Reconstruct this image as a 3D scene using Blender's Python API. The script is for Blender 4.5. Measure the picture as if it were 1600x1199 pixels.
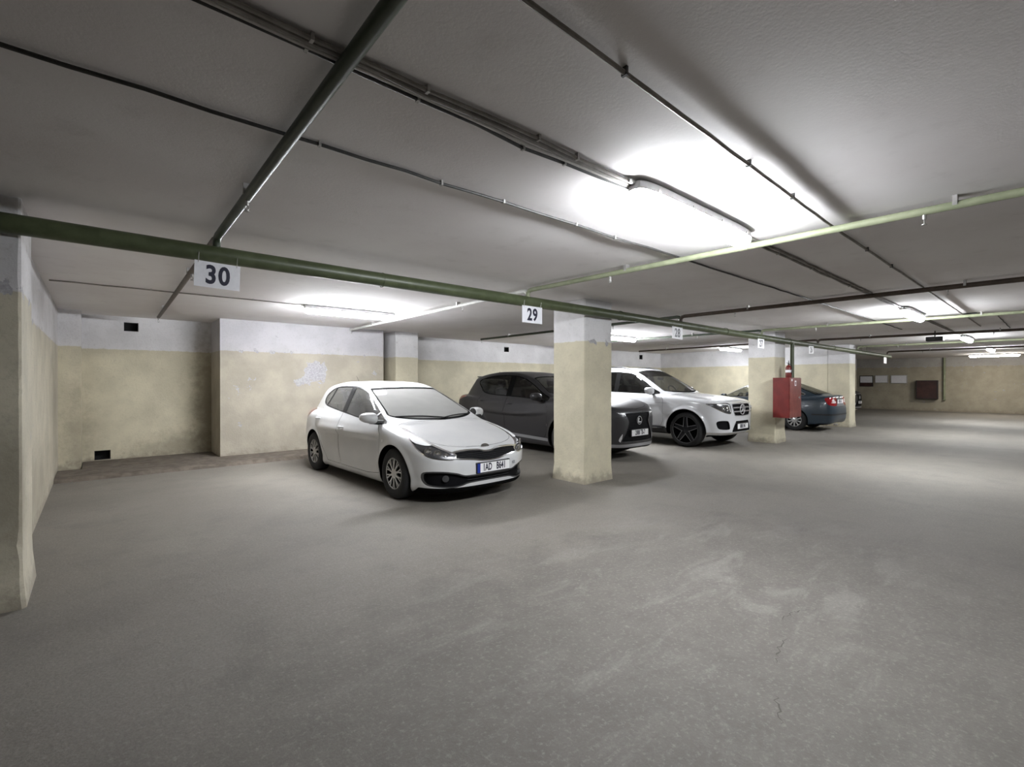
import bpy, math, random
import numpy as np
from mathutils import Vector, Matrix
random.seed(7)
R = math.radians
for o in list(bpy.data.objects): bpy.data.objects.remove(o)
scn = bpy.context.scene
col = scn.collection

# ------------------------------------------------------------------ camera, world, exposure
FPX, CAM_H = 748.0, 1.46
cam_d = bpy.data.cameras.new('camera'); cam = bpy.data.objects.new('camera', cam_d); col.objects.link(cam)
cam_d.sensor_fit = 'HORIZONTAL'; cam_d.sensor_width = 36.0; cam_d.lens = 36.0 * FPX / 1600.0
cam_d.clip_start = 0.05; cam_d.clip_end = 200
cam.location = (0, 0, CAM_H); cam.rotation_euler = (R(90 - 0.23), 0, R(48.984 - 90))
scn.camera = cam
wd = bpy.data.worlds.new('world'); scn.world = wd; wd.use_nodes = True
wd.node_tree.nodes['Background'].inputs[0].default_value = (0.02, 0.02, 0.02, 1)
wd.node_tree.nodes['Background'].inputs[1].default_value = 0.0
scn.view_settings.view_transform = 'Standard'; scn.view_settings.look = 'None'
scn.view_settings.gamma = 1.0; scn.view_settings.use_curve_mapping = False
scn.view_settings.exposure = 1.25
LAMP_STRENGTH = 88.0

# ------------------------------------------------------------------ room constants (metres; X along the aisle, Y into the bays)
H = 2.64
Y_BACK, Y_COL, COLW = 11.2, 4.44, 0.62
X_END = 31.3

# ------------------------------------------------------------------ tagging
def top(o, label, cat, group=None):
    o['label'] = label; o['category'] = cat
    if group: o['group'] = group
    return o
def empty(name, loc=(0, 0, 0), rz=0.0):
    o = bpy.data.objects.new(name, None); col.objects.link(o)
    o.location = loc; o.rotation_euler = (0, 0, rz); o.empty_display_size = 0.1
    return o

# ------------------------------------------------------------------ materials
MATS = {}
def mat(name, color=(0.8, 0.8, 0.8), rough=0.5, metal=0.0, coat=0.0, emit=None, strength=0, spec=0.5):
    m = bpy.data.materials.new(name); m.use_nodes = True
    b = m.node_tree.nodes['Principled BSDF']
    b.inputs['Base Color'].default_value = (*color, 1); b.inputs['Roughness'].default_value = rough
    b.inputs['Metallic'].default_value = metal; b.inputs['Coat Weight'].default_value = coat
    b.inputs['Coat Roughness'].default_value = 0.08; b.inputs['Specular IOR Level'].default_value = spec
    if emit: b.inputs['Emission Color'].default_value = (*emit, 1); b.inputs['Emission Strength'].default_value = strength
    MATS[name] = m
    return m
class NT:
    def __init__(s, m):
        s.m = m; s.t = m.node_tree; s.n = s.t.nodes; s.b = s.n['Principled BSDF']
        s.pos = s.n.new('ShaderNodeNewGeometry').outputs['Position']
    def link(s, a, b): s.t.links.new(a, b)
    def val(s, x, sock):
        if isinstance(x, (int, float)): sock.default_value = x
        elif isinstance(x, tuple): sock.default_value = x if len(x) == len(sock.default_value) else (*x, 1)
        else: s.link(x, sock)
    def math(s, op, a, b=0.0, c=0.0, clamp=False):
        n = s.n.new('ShaderNodeMath'); n.operation = op; n.use_clamp = clamp
        s.val(a, n.inputs[0]); s.val(b, n.inputs[1]); s.val(c, n.inputs[2]); return n.outputs[0]
    def noise(s, scale, detail=4, rough=0.55, vec=None, dist=0.0):
        n = s.n.new('ShaderNodeTexNoise'); n.inputs['Scale'].default_value = scale
        n.inputs['Detail'].default_value = detail; n.inputs['Roughness'].default_value = rough
        n.inputs['Distortion'].default_value = dist
        s.link(vec if vec else s.pos, n.inputs['Vector']); return n.outputs['Fac']
    def map(s, sc=(1, 1, 1), rot=(0, 0, 0)):
        n = s.n.new('ShaderNodeMapping'); n.inputs['Scale'].default_value = sc; n.inputs['Rotation'].default_value = rot
        s.link(s.pos, n.inputs['Vector']); return n.outputs[0]
    def ramp(s, v, a, b):          # smooth 0..1 between a and b
        n = s.n.new('ShaderNodeMapRange'); n.interpolation_type = 'SMOOTHSTEP'
        s.val(v, n.inputs['Value']); n.inputs['From Min'].default_value = a; n.inputs['From Max'].default_value = b
        return n.outputs[0]
    def mix(s, f, a, b):
        n = s.n.new('ShaderNodeMix'); n.data_type = 'RGBA'
        s.val(f, n.inputs[0]); s.val(a, n.inputs[6]); s.val(b, n.inputs[7]); return n.outputs[2]
    def sep(s):
        n = s.n.new('ShaderNodeSeparateXYZ'); s.link(s.pos, n.inputs[0]); return n.outputs
    def dist(s, p, sc=(1, 1, 1)):
        n = s.n.new('ShaderNodeVectorMath'); n.operation = 'SUBTRACT'; s.link(s.pos, n.inputs[0]); n.inputs[1].default_value = p
        k = s.n.new('ShaderNodeVectorMath'); k.operation = 'MULTIPLY'; s.link(n.outputs[0], k.inputs[0]); k.inputs[1].default_value = sc
        l = s.n.new('ShaderNodeVectorMath'); l.operation = 'LENGTH'; s.link(k.outputs[0], l.inputs[0]); return l.outputs['Value']
    def bump(s, h, strength, dist=0.02):
        n = s.n.new('ShaderNodeBump'); n.inputs['Strength'].default_value = strength; n.inputs['Distance'].default_value = dist
        s.link(h, n.inputs['Height']); s.link(n.outputs[0], s.b.inputs['Normal'])

def wall_paint(name, spots=(), stain_shade=(), wear=0.0, grime=0.35, cream=(0.55, 0.505, 0.375), white=(0.66, 0.65, 0.66), line=2.04):
    """two-tone oil paint: cream dado below a ragged line, whitewash above, flaking to grey plaster"""
    m = mat(name, rough=0.75); t = NT(m); z = t.sep()[2]
    n1 = t.noise(2.2, 5); n2 = t.noise(9, 6, 0.65); n3 = t.noise(34, 5, 0.6)
    cr = t.mix(t.ramp(n1, 0.3, 0.7), tuple(c * 0.86 for c in cream), tuple(min(1, c * 1.08) for c in cream))
    wh = t.mix(t.ramp(n1, 0.3, 0.7), tuple(c * 0.9 for c in white), tuple(min(1, c * 1.05) for c in white))
    edge = t.math('ADD', z, t.math('MULTIPLY', t.math('SUBTRACT', n2, 0.5), 0.05))
    c = t.mix(t.ramp(edge, line - 0.008, line + 0.008), cr, wh)
    # scuffs and stains with ragged edges; the recess corner one also holds painted shade
    c = t.mix(t.math('MULTIPLY', t.ramp(n2, 0.66 - grime * 0.2, 0.78), grime), c, (0.27, 0.245, 0.205))
    c = t.mix(t.math('MULTIPLY', t.ramp(t.noise(28, 6, 0.7), 0.5, 0.75), grime * 0.6), c, (0.22, 0.20, 0.17))
    for p, sc, a in stain_shade:
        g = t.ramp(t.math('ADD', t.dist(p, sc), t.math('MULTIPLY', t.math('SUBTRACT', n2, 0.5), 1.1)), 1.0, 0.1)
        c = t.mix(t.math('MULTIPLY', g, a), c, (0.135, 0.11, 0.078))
    # flakes: sparse noise islands, more of them round the given spots
    k = t.math('ADD', t.noise(6.5, 7, 0.62, dist=0.4), wear)
    for p, r, a in spots:
        g = t.ramp(t.dist(p), r, r * 0.25)
        k = t.math('ADD', k, t.math('MULTIPLY', g, a))
    seam = t.ramp(t.math('ABSOLUTE', t.math('SUBTRACT', z, line)), 0.07, 0.0)
    k = t.math('ADD', k, t.math('MULTIPLY', seam, 0.11))
    flake = t.ramp(k, 0.745, 0.76)
    c = t.mix(flake, c, t.mix(t.ramp(n3, 0.35, 0.65), (0.31, 0.30, 0.315), (0.42, 0.41, 0.435)))
    # dirt splashed on the foot of the wall, ragged
    foot = t.math('ADD', z, t.math('MULTIPLY', t.math('SUBTRACT', n2, 0.5), 0.5))
    c = t.mix(t.math('MULTIPLY', t.ramp(foot, 0.16, 0.0), 0.55), c, (0.20, 0.17, 0.135))
    t.link(c, t.b.inputs['Base Color'])
    t.bump(t.math('ADD', n3, t.math('MULTIPLY', flake, -0.8)), 0.35, 0.012)
    return m

def concrete_floor():
    m = mat('floor_concrete', rough=0.8); t = NT(m)
    st = t.map((0.55, 1.5, 1), (0, 0, R(-33)))
    n0 = t.noise(0.55, 4, 0.5); n1 = t.noise(2.4, 6, 0.62); n2 = t.noise(2.2, 7, 0.68, st, 0.8); n3 = t.noise(70, 4, 0.7); n4 = t.noise(14, 6, 0.65)
    c = t.mix(t.ramp(n0, 0.3, 0.7), (0.160, 0.145, 0.122), (0.206, 0.189, 0.161))
    c = t.mix(t.math('MULTIPLY', t.ramp(n1, 0.45, 0.7), 0.55), c, (0.138, 0.123, 0.108))
    c = t.mix(t.math('MULTIPLY', t.ramp(n4, 0.4, 0.75), 0.14), c, (0.27, 0.257, 0.235))
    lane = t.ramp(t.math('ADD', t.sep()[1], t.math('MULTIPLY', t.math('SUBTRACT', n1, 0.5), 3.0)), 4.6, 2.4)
    hotspot_dim = t.ramp(t.math('ADD', t.dist((2.6, 1.3, 0), (0.55, 0.9, 0)), t.math('MULTIPLY', t.math('SUBTRACT', n1, 0.5), 1.6)), 2.6, 0.9)
    c = t.mix(t.math('MULTIPLY', t.math('MULTIPLY', lane, hotspot_dim), 0.9), c, t.mix(t.ramp(t.noise(5, 9, 0.75), 0.3, 0.7), (0.068, 0.061, 0.053), (0.100, 0.091, 0.080)))   # lane tyre dirt, painted darker to dim the pool of light under the lamp
    # pale rubbed streaks in the lane and the fork of the bay entrance
    near = t.ramp(t.dist((3.3, 1.8, 0), (0.4, 0.6, 0)), 1.5, 0.3)
    c = t.mix(t.math('MULTIPLY', t.math('MULTIPLY', t.ramp(n2, 0.50, 0.68), near), 0.42), c, (0.205, 0.194, 0.176))
    c = t.mix(t.math('MULTIPLY', t.ramp(n3, 0.35, 0.7), 0.42), c, (0.075, 0.068, 0.06))
    c = t.mix(t.math('MULTIPLY', t.ramp(t.noise(38, 5, 0.75), 0.5, 0.72), 0.30), c, (0.30, 0.285, 0.26))
    t.link(c, t.b.inputs['Base Color'])
    t.bump(t.math('ADD', t.math('MULTIPLY', n3, 0.5), t.math('ADD', t.math('MULTIPLY', n4, 0.5), t.math('MULTIPLY', n1, 1.2))), 0.40, 0.012)
    return m

def concrete_ceiling():
    m = mat('ceiling_whitewash', rough=0.85); t = NT(m)
    n0 = t.noise(0.8, 4); n1 = t.noise(5, 6, 0.6); n2 = t.noise(60, 4, 0.6)
    c = t.mix(t.ramp(n0, 0.3, 0.7), (0.71, 0.675, 0.675), (0.79, 0.765, 0.765))
    c = t.mix(t.math('MULTIPLY', t.ramp(n1, 0.55, 0.75), 0.30), c, (0.56, 0.53, 0.52))
    t.link(c, t.b.inputs['Base Color'])
    t.bump(n2, 0.22, 0.004)
    return m

def glass(name, tint=(0.75, 0.78, 0.78), dust=0.0, dustcol=(0.42, 0.41, 0.40), gloss=0.09):
    m = bpy.data.materials.new(name); m.use_nodes = True; nt = m.node_tree; n = nt.nodes; n.clear()
    out = n.new('ShaderNodeOutputMaterial'); tr = n.new('ShaderNodeBsdfTransparent'); gl = n.new('ShaderNodeBsdfGlossy')
    df = n.new('ShaderNodeBsdfDiffuse'); m1 = n.new('ShaderNodeMixShader'); m2 = n.new('ShaderNodeMixShader')
    tr.inputs[0].default_value = (*tint, 1); gl.inputs['Roughness'].default_value = 0.04; df.inputs[0].default_value = (*dustcol, 1)
    fr = n.new('ShaderNodeLayerWeight'); fr.inputs['Blend'].default_value = 0.35
    ad = n.new('ShaderNodeMath'); ad.operation = 'MULTIPLY_ADD'; nt.links.new(fr.outputs['Fresnel'], ad.inputs[0]); ad.inputs[1].default_value = 0.6; ad.inputs[2].default_value = gloss * 0.4
    nt.links.new(ad.outputs[0], m1.inputs[0]); nt.links.new(tr.outputs[0], m1.inputs[1]); nt.links.new(gl.outputs[0], m1.inputs[2])
    if dust > 0:
        ge = n.new('ShaderNodeNewGeometry'); nz = n.new('ShaderNodeTexNoise'); nz.inputs['Scale'].default_value = 5; nt.links.new(ge.outputs['Position'], nz.inputs['Vector'])
        mr = n.new('ShaderNodeMapRange'); mr.inputs['To Min'].default_value = dust * 0.9; mr.inputs['To Max'].default_value = min(1, dust * 1.1); nt.links.new(nz.outputs['Fac'], mr.inputs['Value'])
        nt.links.new(mr.outputs[0], m2.inputs[0])
    else: m2.inputs[0].default_value = 0.0
    nt.links.new(m1.outputs[0], m2.inputs[1]); nt.links.new(df.outputs[0], m2.inputs[2]); nt.links.new(m2.outputs[0], out.inputs[0])
    MATS[name] = m
    return m

def noisy(name, a, b, scale=20, rough=0.5, metal=0.0, bump=0.1, coat=0.0):
    m = mat(name, a, rough, metal, coat); t = NT(m); n = t.noise(scale, 5, 0.6)
    t.link(t.mix(t.ramp(n, 0.35, 0.68), a, b), t.b.inputs['Base Color'])
    if bump: t.bump(n, bump, 0.004)
    return m

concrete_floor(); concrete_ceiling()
wall_paint('paint_wall', wear=-0.02, stain_shade=[((1.72, 11.2, 1.1), (2.2, 1, 0.5), 0.6), ((1.3, 11.2, 0.2), (0.8, 1, 2.2), 0.45), ((-0.2, 10.8, 0.5), (3, 1, 0.7), 0.4)])  # first patch: corner grime with some of the recess shade painted in
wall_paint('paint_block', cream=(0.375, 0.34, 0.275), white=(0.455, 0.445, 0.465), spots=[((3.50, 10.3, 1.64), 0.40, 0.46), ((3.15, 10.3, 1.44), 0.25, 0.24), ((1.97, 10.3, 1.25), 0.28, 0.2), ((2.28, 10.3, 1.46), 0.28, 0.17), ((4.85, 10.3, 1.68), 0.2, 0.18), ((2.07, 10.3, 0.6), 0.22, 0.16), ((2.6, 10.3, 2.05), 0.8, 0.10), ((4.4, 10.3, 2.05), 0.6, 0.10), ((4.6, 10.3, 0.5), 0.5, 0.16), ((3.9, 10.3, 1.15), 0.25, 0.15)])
wall_paint('paint_column', spots=[((5.45, 4.44, 2.02), 0.22, 0.2), ((5.75, 4.44, 2.05), 0.16, 0.22), ((5.6, 4.44, 0.1), 0.4, 0.1), ((5.23, 4.7, 0.1), 0.4, 0.1)], wear=-0.03)
wall_paint('paint_old', wear=0.07, grime=0.6, stain_shade=[((-0.4, 4.4, 0.75), (2.5, 2.5, 1.6), 0.5), ((-0.46, 7.0, 0.4), (1, 0.5, 1.5), 0.35), ((-0.46, 9.8, 1.2), (1, 1.0, 0.6), 0.35)], cream=(0.46, 0.425, 0.335), white=(0.55, 0.54, 0.55))
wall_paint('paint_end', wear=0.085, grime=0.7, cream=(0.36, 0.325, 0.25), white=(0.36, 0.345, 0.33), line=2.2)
noisy('kerb_concrete', (0.085, 0.07, 0.055), (0.15, 0.125, 0.10), 8, 0.9, 0, 0.4)
noisy('pipe_green', (0.050, 0.062, 0.028), (0.075, 0.092, 0.045), 6, 0.42, 0, 0.05)
noisy('pipe_sage', (0.20, 0.22, 0.14), (0.27, 0.29, 0.19), 6, 0.45, 0, 0.05)
noisy('pipe_brown', (0.055, 0.038, 0.028), (0.085, 0.06, 0.045), 9, 0.5, 0, 0.1)
noisy('pipe_white', (0.55, 0.55, 0.53), (0.65, 0.65, 0.62), 9, 0.5, 0, 0.05)
noisy('pipe_dark_green', (0.035, 0.048, 0.032), (0.055, 0.07, 0.045), 6, 0.42, 0, 0.05)
noisy('steel', (0.35, 0.34, 0.33), (0.45, 0.44, 0.43), 30, 0.45, 0.7, 0.05)
noisy('cable_black', (0.018, 0.017, 0.017), (0.035, 0.032, 0.03), 20, 0.55)
noisy('cable_grey', (0.16, 0.145, 0.13), (0.26, 0.24, 0.22), 9, 0.6)
noisy('cable_white', (0.45, 0.43, 0.41), (0.55, 0.53, 0.5), 20, 0.6)
noisy('lamp_grey', (0.48, 0.48, 0.48), (0.55, 0.55, 0.55), 10, 0.5)
mat('lamp_glow', (0.9, 0.9, 0.9), 0.4, emit=(0.93, 0.965, 1.0), strength=LAMP_STRENGTH)
mat('lamp_glow_bay', (0.9, 0.9, 0.9), 0.4, emit=(0.94, 0.965, 1.0), strength=LAMP_STRENGTH * 1.25)
mat('lamp_glow_low', (0.9, 0.9, 0.9), 0.4, emit=(0.94, 0.965, 1.0), strength=LAMP_STRENGTH * 0.7)
mat('lamp_glow_dim', (0.9, 0.9, 0.9), 0.4, emit=(1.0, 0.95, 0.86), strength=LAMP_STRENGTH * 0.55)
noisy('sign_white', (0.72, 0.72, 0.76), (0.78, 0.78, 0.82), 20, 0.35)
mat('sign_ink', (0.012, 0.012, 0.03), 0.4)
noisy('fire_red', (0.115, 0.010, 0.008), (0.15, 0.014, 0.011), 7, 0.42)
noisy('fire_red_door', (0.15, 0.022, 0.017), (0.21, 0.048, 0.038), 7, 0.35)
mat('crack_dark', (0.06, 0.054, 0.048), 0.95)
mat('black_hole', (0.006, 0.006, 0.006), 0.9)
mat('black_plastic', (0.012, 0.012, 0.013), 0.45)
mat('grille_black', (0.005, 0.005, 0.006), 0.6, spec=0.08)
mat('rubber', (0.014, 0.014, 0.015), 0.8)
mat('gap_black', (0.004, 0.004, 0.004), 0.8, spec=0.05)
mat('seat_fabric', (0.03, 0.03, 0.032), 0.9)
mat('chrome', (0.75, 0.75, 0.76), 0.12, 1.0)
mat('alloy_silver', (0.52, 0.52, 0.52), 0.32, 0.75)
mat('alloy_dark', (0.045, 0.047, 0.052), 0.3, 0.8)
mat('alloy_edge', (0.28, 0.28, 0.29), 0.35, 0.3)
mat('headlight_white', (0.85, 0.86, 0.87), 0.2)
mat('lamp_red', (0.25, 0.008, 0.012), 0.15, 0, 0.6)
mat('lamp_clear', (0.75, 0.7, 0.7), 0.15, 0, 0.6)
mat('plate_white', (0.78, 0.78, 0.78), 0.35)
mat('plate_blue', (0.01, 0.03, 0.24), 0.4)
noisy('white_paint_dusty', (0.54, 0.545, 0.555), (0.58, 0.58, 0.58), 3, 0.30, 0, 0, 0.5)
mat('white_paint_gloss', (0.57, 0.575, 0.59), 0.2, 0, 0.9)
mat('graphite_paint', (0.026, 0.025, 0.027), 0.42, 0.0, 0.12, spec=0.4)
mat('blue_grey_paint', (0.020, 0.034, 0.050), 0.35, 0.0, 0.35)
mat('bumper_silver', (0.30, 0.30, 0.31), 0.38, 0.5)
mat('chrome_dull', (0.62, 0.62, 0.64), 0.3, 0.45)
glass('glass_dusty', (0.8, 0.8, 0.8), 0.93, (0.27, 0.267, 0.26))
glass('glass_side_dusty', (0.85, 0.85, 0.82), 0.22, (0.34, 0.335, 0.32))
glass('glass_clear', (0.86, 0.88, 0.85), 0.03)
glass('glass_dark', (0.10, 0.11, 0.11), 0.0)
glass('glass_tint', (0.30, 0.31, 0.30), 0.0)
glass('headlight_lens', (0.93, 0.94, 0.95), 0.03, (0.5, 0.5, 0.5))
mat('headlight_dark', (0.10, 0.10, 0.105), 0.25, 0.6)

# ------------------------------------------------------------------ mesh builder
class MB:
    def __init__(s): s.v = []; s.f = []
    def add(s, vs, fs):
        b = len(s.v); s.v += [tuple(p) for p in vs]; s.f += [tuple(i + b for i in f) for f in fs]; return s
    def box(s, x0, x1, y0, y1, z0, z1, M=None):
        vs = [Vector((x, y, z)) for z in (z0, z1) for y in (y0, y1) for x in (x0, x1)]
        if M is not None: vs = [M @ p for p in vs]
        return s.add(vs, [(0, 2, 3, 1), (4, 5, 7, 6), (0, 1, 5, 4), (2, 6, 7, 3), (0, 4, 6, 2), (1, 3, 7, 5)])
    def rbox(s, x0, x1, y0, y1, z0, z1, c, M=None):      # box with chamfered edges (stacked outlines)
        def outl(ins, z):
            a0, a1, b0, b1 = x0 + ins, x1 - ins, y0 + ins, y1 - ins
            return [(a0 + c, b0, z), (a1 - c, b0, z), (a1, b0 + c, z), (a1, b1 - c, z), (a1 - c, b1, z), (a0 + c, b1, z), (a0, b1 - c, z), (a0, b0 + c, z)]
        rings = [outl(c * 0.9, z0), outl(0, z0 + c), outl(0, z1 - c), outl(c * 0.9, z1)]
        vs = [Vector(p) for r in rings for p in r]
        if M is not None: vs = [M @ p for p in vs]
        fs = [tuple(range(7, -1, -1)), tuple(range(24, 32))]
        for k in range(3):
            for i in range(8): j = (i + 1) % 8; fs.append((k * 8 + i, k * 8 + j, k * 8 + 8 + j, k * 8 + 8 + i))
        return s.add(vs, fs)
    def tube(s, pts, r, n=10, caps=True):
        pts = [Vector(p) for p in pts]; rs = r if isinstance(r, (list, tuple)) else [r] * len(pts)
        vs = []; up = None
        for i, p in enumerate(pts):
            d = ((pts[i + 1] - p) if i + 1 < len(pts) else Vector((0, 0, 0)))
            e = ((p - pts[i - 1]) if i > 0 else Vector((0, 0, 0)))
            t = (d.normalized() if d.length else Vector((0, 0, 0))) + (e.normalized() if e.length else Vector((0, 0, 0)))
            t.normalize()
            if up is None: up = Vector((0, 0, 1)) if abs(t.z) < 0.9 else Vector((1, 0, 0))
            a = t.cross(up).normalized(); b = a.cross(t).normalized(); up = b
            for k in range(n):
                w = 2 * math.pi * k / n; vs.append(p + (a * math.cos(w) + b * math.sin(w)) * rs[i])
        fs = []
        for i in range(len(pts) - 1):
            for k in range(n): j = (k + 1) % n; fs.append((i * n + k, i * n + j, (i + 1) * n + j, (i + 1) * n + k))
        if caps: fs += [tuple(range(n - 1, -1, -1)), tuple((len(pts) - 1) * n + k for k in range(n))]
        return s.add(vs, fs)
    def lathe(s, prof, n=32, M=None, closed=False):      # prof of (r, h); axis = +Y
        vs = []
        for r, h in prof:
            for k in range(n):
                w = 2 * math.pi * k / n; vs.append(Vector((r * math.cos(w), h, r * math.sin(w))))
        if M is not None: vs = [M @ p for p in vs]
        m = len(prof); fs = []
        for i in range(m if closed else m - 1):
            i2 = (i + 1) % m
            for k in range(n): j = (k + 1) % n; fs.append((i * n + k, i2 * n + k, i2 * n + j, i * n + j))
        return s.add(vs, fs)
    def prism(s, poly, h0, h1, M=None):                  # outline in local XZ, thickness along Y
        n = len(poly); vs = [Vector((x, h, z)) for h in (h0, h1) for x, z in poly]
        if M is not None: vs = [M @ p for p in vs]
        fs = [tuple(range(n)), tuple(range(2 * n - 1, n - 1, -1))] + [(i, i + n, (i + 1) % n + n, (i + 1) % n) for i in range(n)]
        return s.add(vs, fs)
    def build(s, name, m, parent=None, smooth=False, angle=None):
        me = bpy.data.meshes.new(name); me.from_pydata(s.v, [], s.f); me.update()
        import bmesh
        bm = bmesh.new(); bm.from_mesh(me); bmesh.ops.recalc_face_normals(bm, faces=bm.faces); bm.to_mesh(me); bm.free()
        if smooth:
            me.polygons.foreach_set('use_smooth', [True] * len(me.polygons))
            me.set_sharp_from_angle(angle=R(angle or 40))
        me.materials.append(MATS[m]); o = bpy.data.objects.new(name, me); col.objects.link(o)
        if parent: o.parent = parent
        return o

def text_obj(txt, size, m, parent, M, depth=0.0015, sx=0.8, bold=0.02, name='character'):
    """flat raised lettering; local X right, local Y up, +Z towards the viewer, placed by matrix M"""
    cu = bpy.data.curves.new('lettering', 'FONT'); cu.body = txt; cu.size = size; cu.align_x = 'CENTER'; cu.align_y = 'CENTER'
    cu.extrude = depth; cu.offset = bold * size; cu.resolution_u = 4
    t = bpy.data.objects.new('lettering_curve', cu); me = bpy.data.meshes.new_from_object(t)
    bpy.data.objects.remove(t); bpy.data.curves.remove(cu)
    me.transform(Matrix.Diagonal((sx, 1, 1, 1))); me.transform(M); me.materials.clear(); me.materials.append(MATS[m]); me.name = name
    o = bpy.data.objects.new(name, me); col.objects.link(o)
    if parent: o.parent = parent
    return o

def struct(o): o['kind'] = 'structure'; return o

# ------------------------------------------------------------------ the setting
XW, YN = -6.0, -7.5
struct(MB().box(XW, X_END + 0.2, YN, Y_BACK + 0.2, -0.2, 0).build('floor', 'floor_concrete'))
floor_o = bpy.data.objects['floor']
def crack(pts, w):
    n = len(pts); vs = []; rnd = random.Random(len(pts))
    P = []
    for i in range(n - 1):
        for k in range(6):
            a = Vector(pts[i]).lerp(Vector(pts[i + 1]), k / 6); P.append(a + Vector((rnd.uniform(-.012, .012), rnd.uniform(-.012, .012))))
    for i, p in enumerate(P):
        d = (P[min(i + 1, len(P) - 1)] - P[max(i - 1, 0)]).normalized(); q = Vector((-d.y, d.x)) * w * (0.25 + rnd.random()) * math.sin(math.pi * (i + 0.5) / len(P))
        vs += [(p.x + q.x, p.y + q.y, .0012), (p.x - q.x, p.y - q.y, .0012)]
    MB().add(vs, [(2 * i, 2 * i + 1, 2 * i + 3, 2 * i + 2) for i in range(len(P) - 1)]).build('floor_crack', 'crack_dark', floor_o)
crack([(2.97, 1.03), (2.85, 1.02), (2.71, 0.985), (2.62, 0.97)], 0.0055)
crack([(3.15, 1.13), (3.28, 1.12), (3.40, 1.08), (3.53, 1.0)], 0.005)
crack([(2.40, 0.88), (2.30, 0.83), (2.17, 0.77)], 0.004)
ceil = struct(MB().box(XW, X_END + 0.2, YN, Y_BACK + 0.2, H + 0.03, H + 0.25).build('ceiling', 'ceiling_whitewash'))
for a, b in ((XW, 13.72), (13.735, 20.5), (20.515, 26.0), (26.015, X_END + 0.2)):
    MB().box(a, b, YN, Y_BACK + 0.2, H, H + 0.04).build('ceiling_slab', 'ceiling_whitewash', ceil)

def wall_y(name, y, x0, x1, z0, z1, holes, m, depth=0.25):
    xs = sorted({x0, x1, *[h[0] for h in holes], *[h[1] for h in holes]}); zs = sorted({z0, z1, *[h[2] for h in holes], *[h[3] for h in holes]})
    mb = MB()
    for i in range(len(xs) - 1):
        for k in range(len(zs) - 1):
            cx, cz = (xs[i] + xs[i + 1]) / 2, (zs[k] + zs[k + 1]) / 2
            if any(h[0] < cx < h[1] and h[2] < cz < h[3] for h in holes): continue
            mb.box(xs[i], xs[i + 1], y, y + depth, zs[k], zs[k + 1])
    return struct(mb.build(name, m))
vents = [(0.39, 0.60, 2.38, 2.54, 'dark square vent hole high in the back wall under the ceiling of bay 30'),
         (-0.02, 0.20, 0.07, 0.235, 'dark vent hole low in the back wall just above the kerb'),
         (9.42, 9.62, 2.37, 2.52, 'dark square vent hole in the wall above the graphite SUV'),
         (16.55, 16.78, 2.36, 2.54, 'dark square vent hole in the wall above the white SUV')]
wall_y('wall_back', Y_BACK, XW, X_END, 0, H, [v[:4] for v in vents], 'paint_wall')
for x0, x1, z0, z1, lab in vents:
    e = empty('wall_vent', ((x0 + x1) / 2, Y_BACK, z0)); w, hh = (x1 - x0) / 2, z1 - z0
    MB().box(-w + 0.001, w - 0.001, 0.16, 0.18, 0.001, hh - 0.001).build('duct_back', 'black_hole', e)
    q = 0.008; fr = MB()
    for a in ((-w + 0.001, -w + q, 0.001, hh - 0.001), (w - q, w - 0.001, 0.001, hh - 0.001), (-w + q, w - q, 0.001, q), (-w + q, w - q, hh - q, hh - 0.001)):
        fr.box(a[0], a[1], 0.012, 0.16, a[2], a[3])
    fr.build('duct_lining', 'black_plastic', e)
    top(e, lab, 'vent')
struct(MB().box(-0.72, -0.46, 5.0, Y_BACK, 0, H).build('wall_left', 'paint_old'))
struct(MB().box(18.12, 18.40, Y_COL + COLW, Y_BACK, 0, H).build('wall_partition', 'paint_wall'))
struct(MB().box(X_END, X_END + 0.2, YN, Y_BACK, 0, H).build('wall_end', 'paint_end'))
struct(MB().box(XW, X_END, YN - 0.2, YN, 0, H).build('wall_right', 'paint_wall'))
struct(MB().box(XW - 0.2, XW, YN, Y_BACK, 0, H).build('wall_near', 'paint_wall'))
# block in front of the back wall, and the low kerb
struct(MB().box(1.75, 5.02, 10.3, Y_BACK, 0, H).build('wall_block', 'paint_block'))
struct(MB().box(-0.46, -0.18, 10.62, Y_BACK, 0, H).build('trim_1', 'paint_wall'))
def rough_strip(x0, x1, y0, y1, h, m, name):
    mb = MB(); n = int((x1 - x0) / 0.12); vs = []; fs = []
    for i in range(n + 1):
        x = x0 + (x1 - x0) * i / n; j = random.uniform(-0.012, 0.012); k = random.uniform(-0.008, 0.006)
        vs += [(x, y0 + j, 0), (x, y0 + 0.03 + j, h * 0.75 + k), (x, y0 + 0.07 + j, h + k), (x, y1, h), (x, y1, 0)]
    for i in range(n):
        for k in range(5): a = i * 5; fs.append((a + k, a + 5 + k, a + 5 + (k + 1) % 5, a + (k + 1) % 5))
    fs += [(0, 1, 2, 3, 4), tuple(n * 5 + k for k in (4, 3, 2, 1, 0))]
    return mb.add(vs, fs).build(name, m)
struct(rough_strip(-0.455, 6.0, 9.42, 10.3, 0.06, 'kerb_concrete', 'trim_2'))
struct(rough_strip(-0.17, 1.745, 10.3, 11.195, 0.06, 'kerb_concrete', 'trim_3'))

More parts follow.
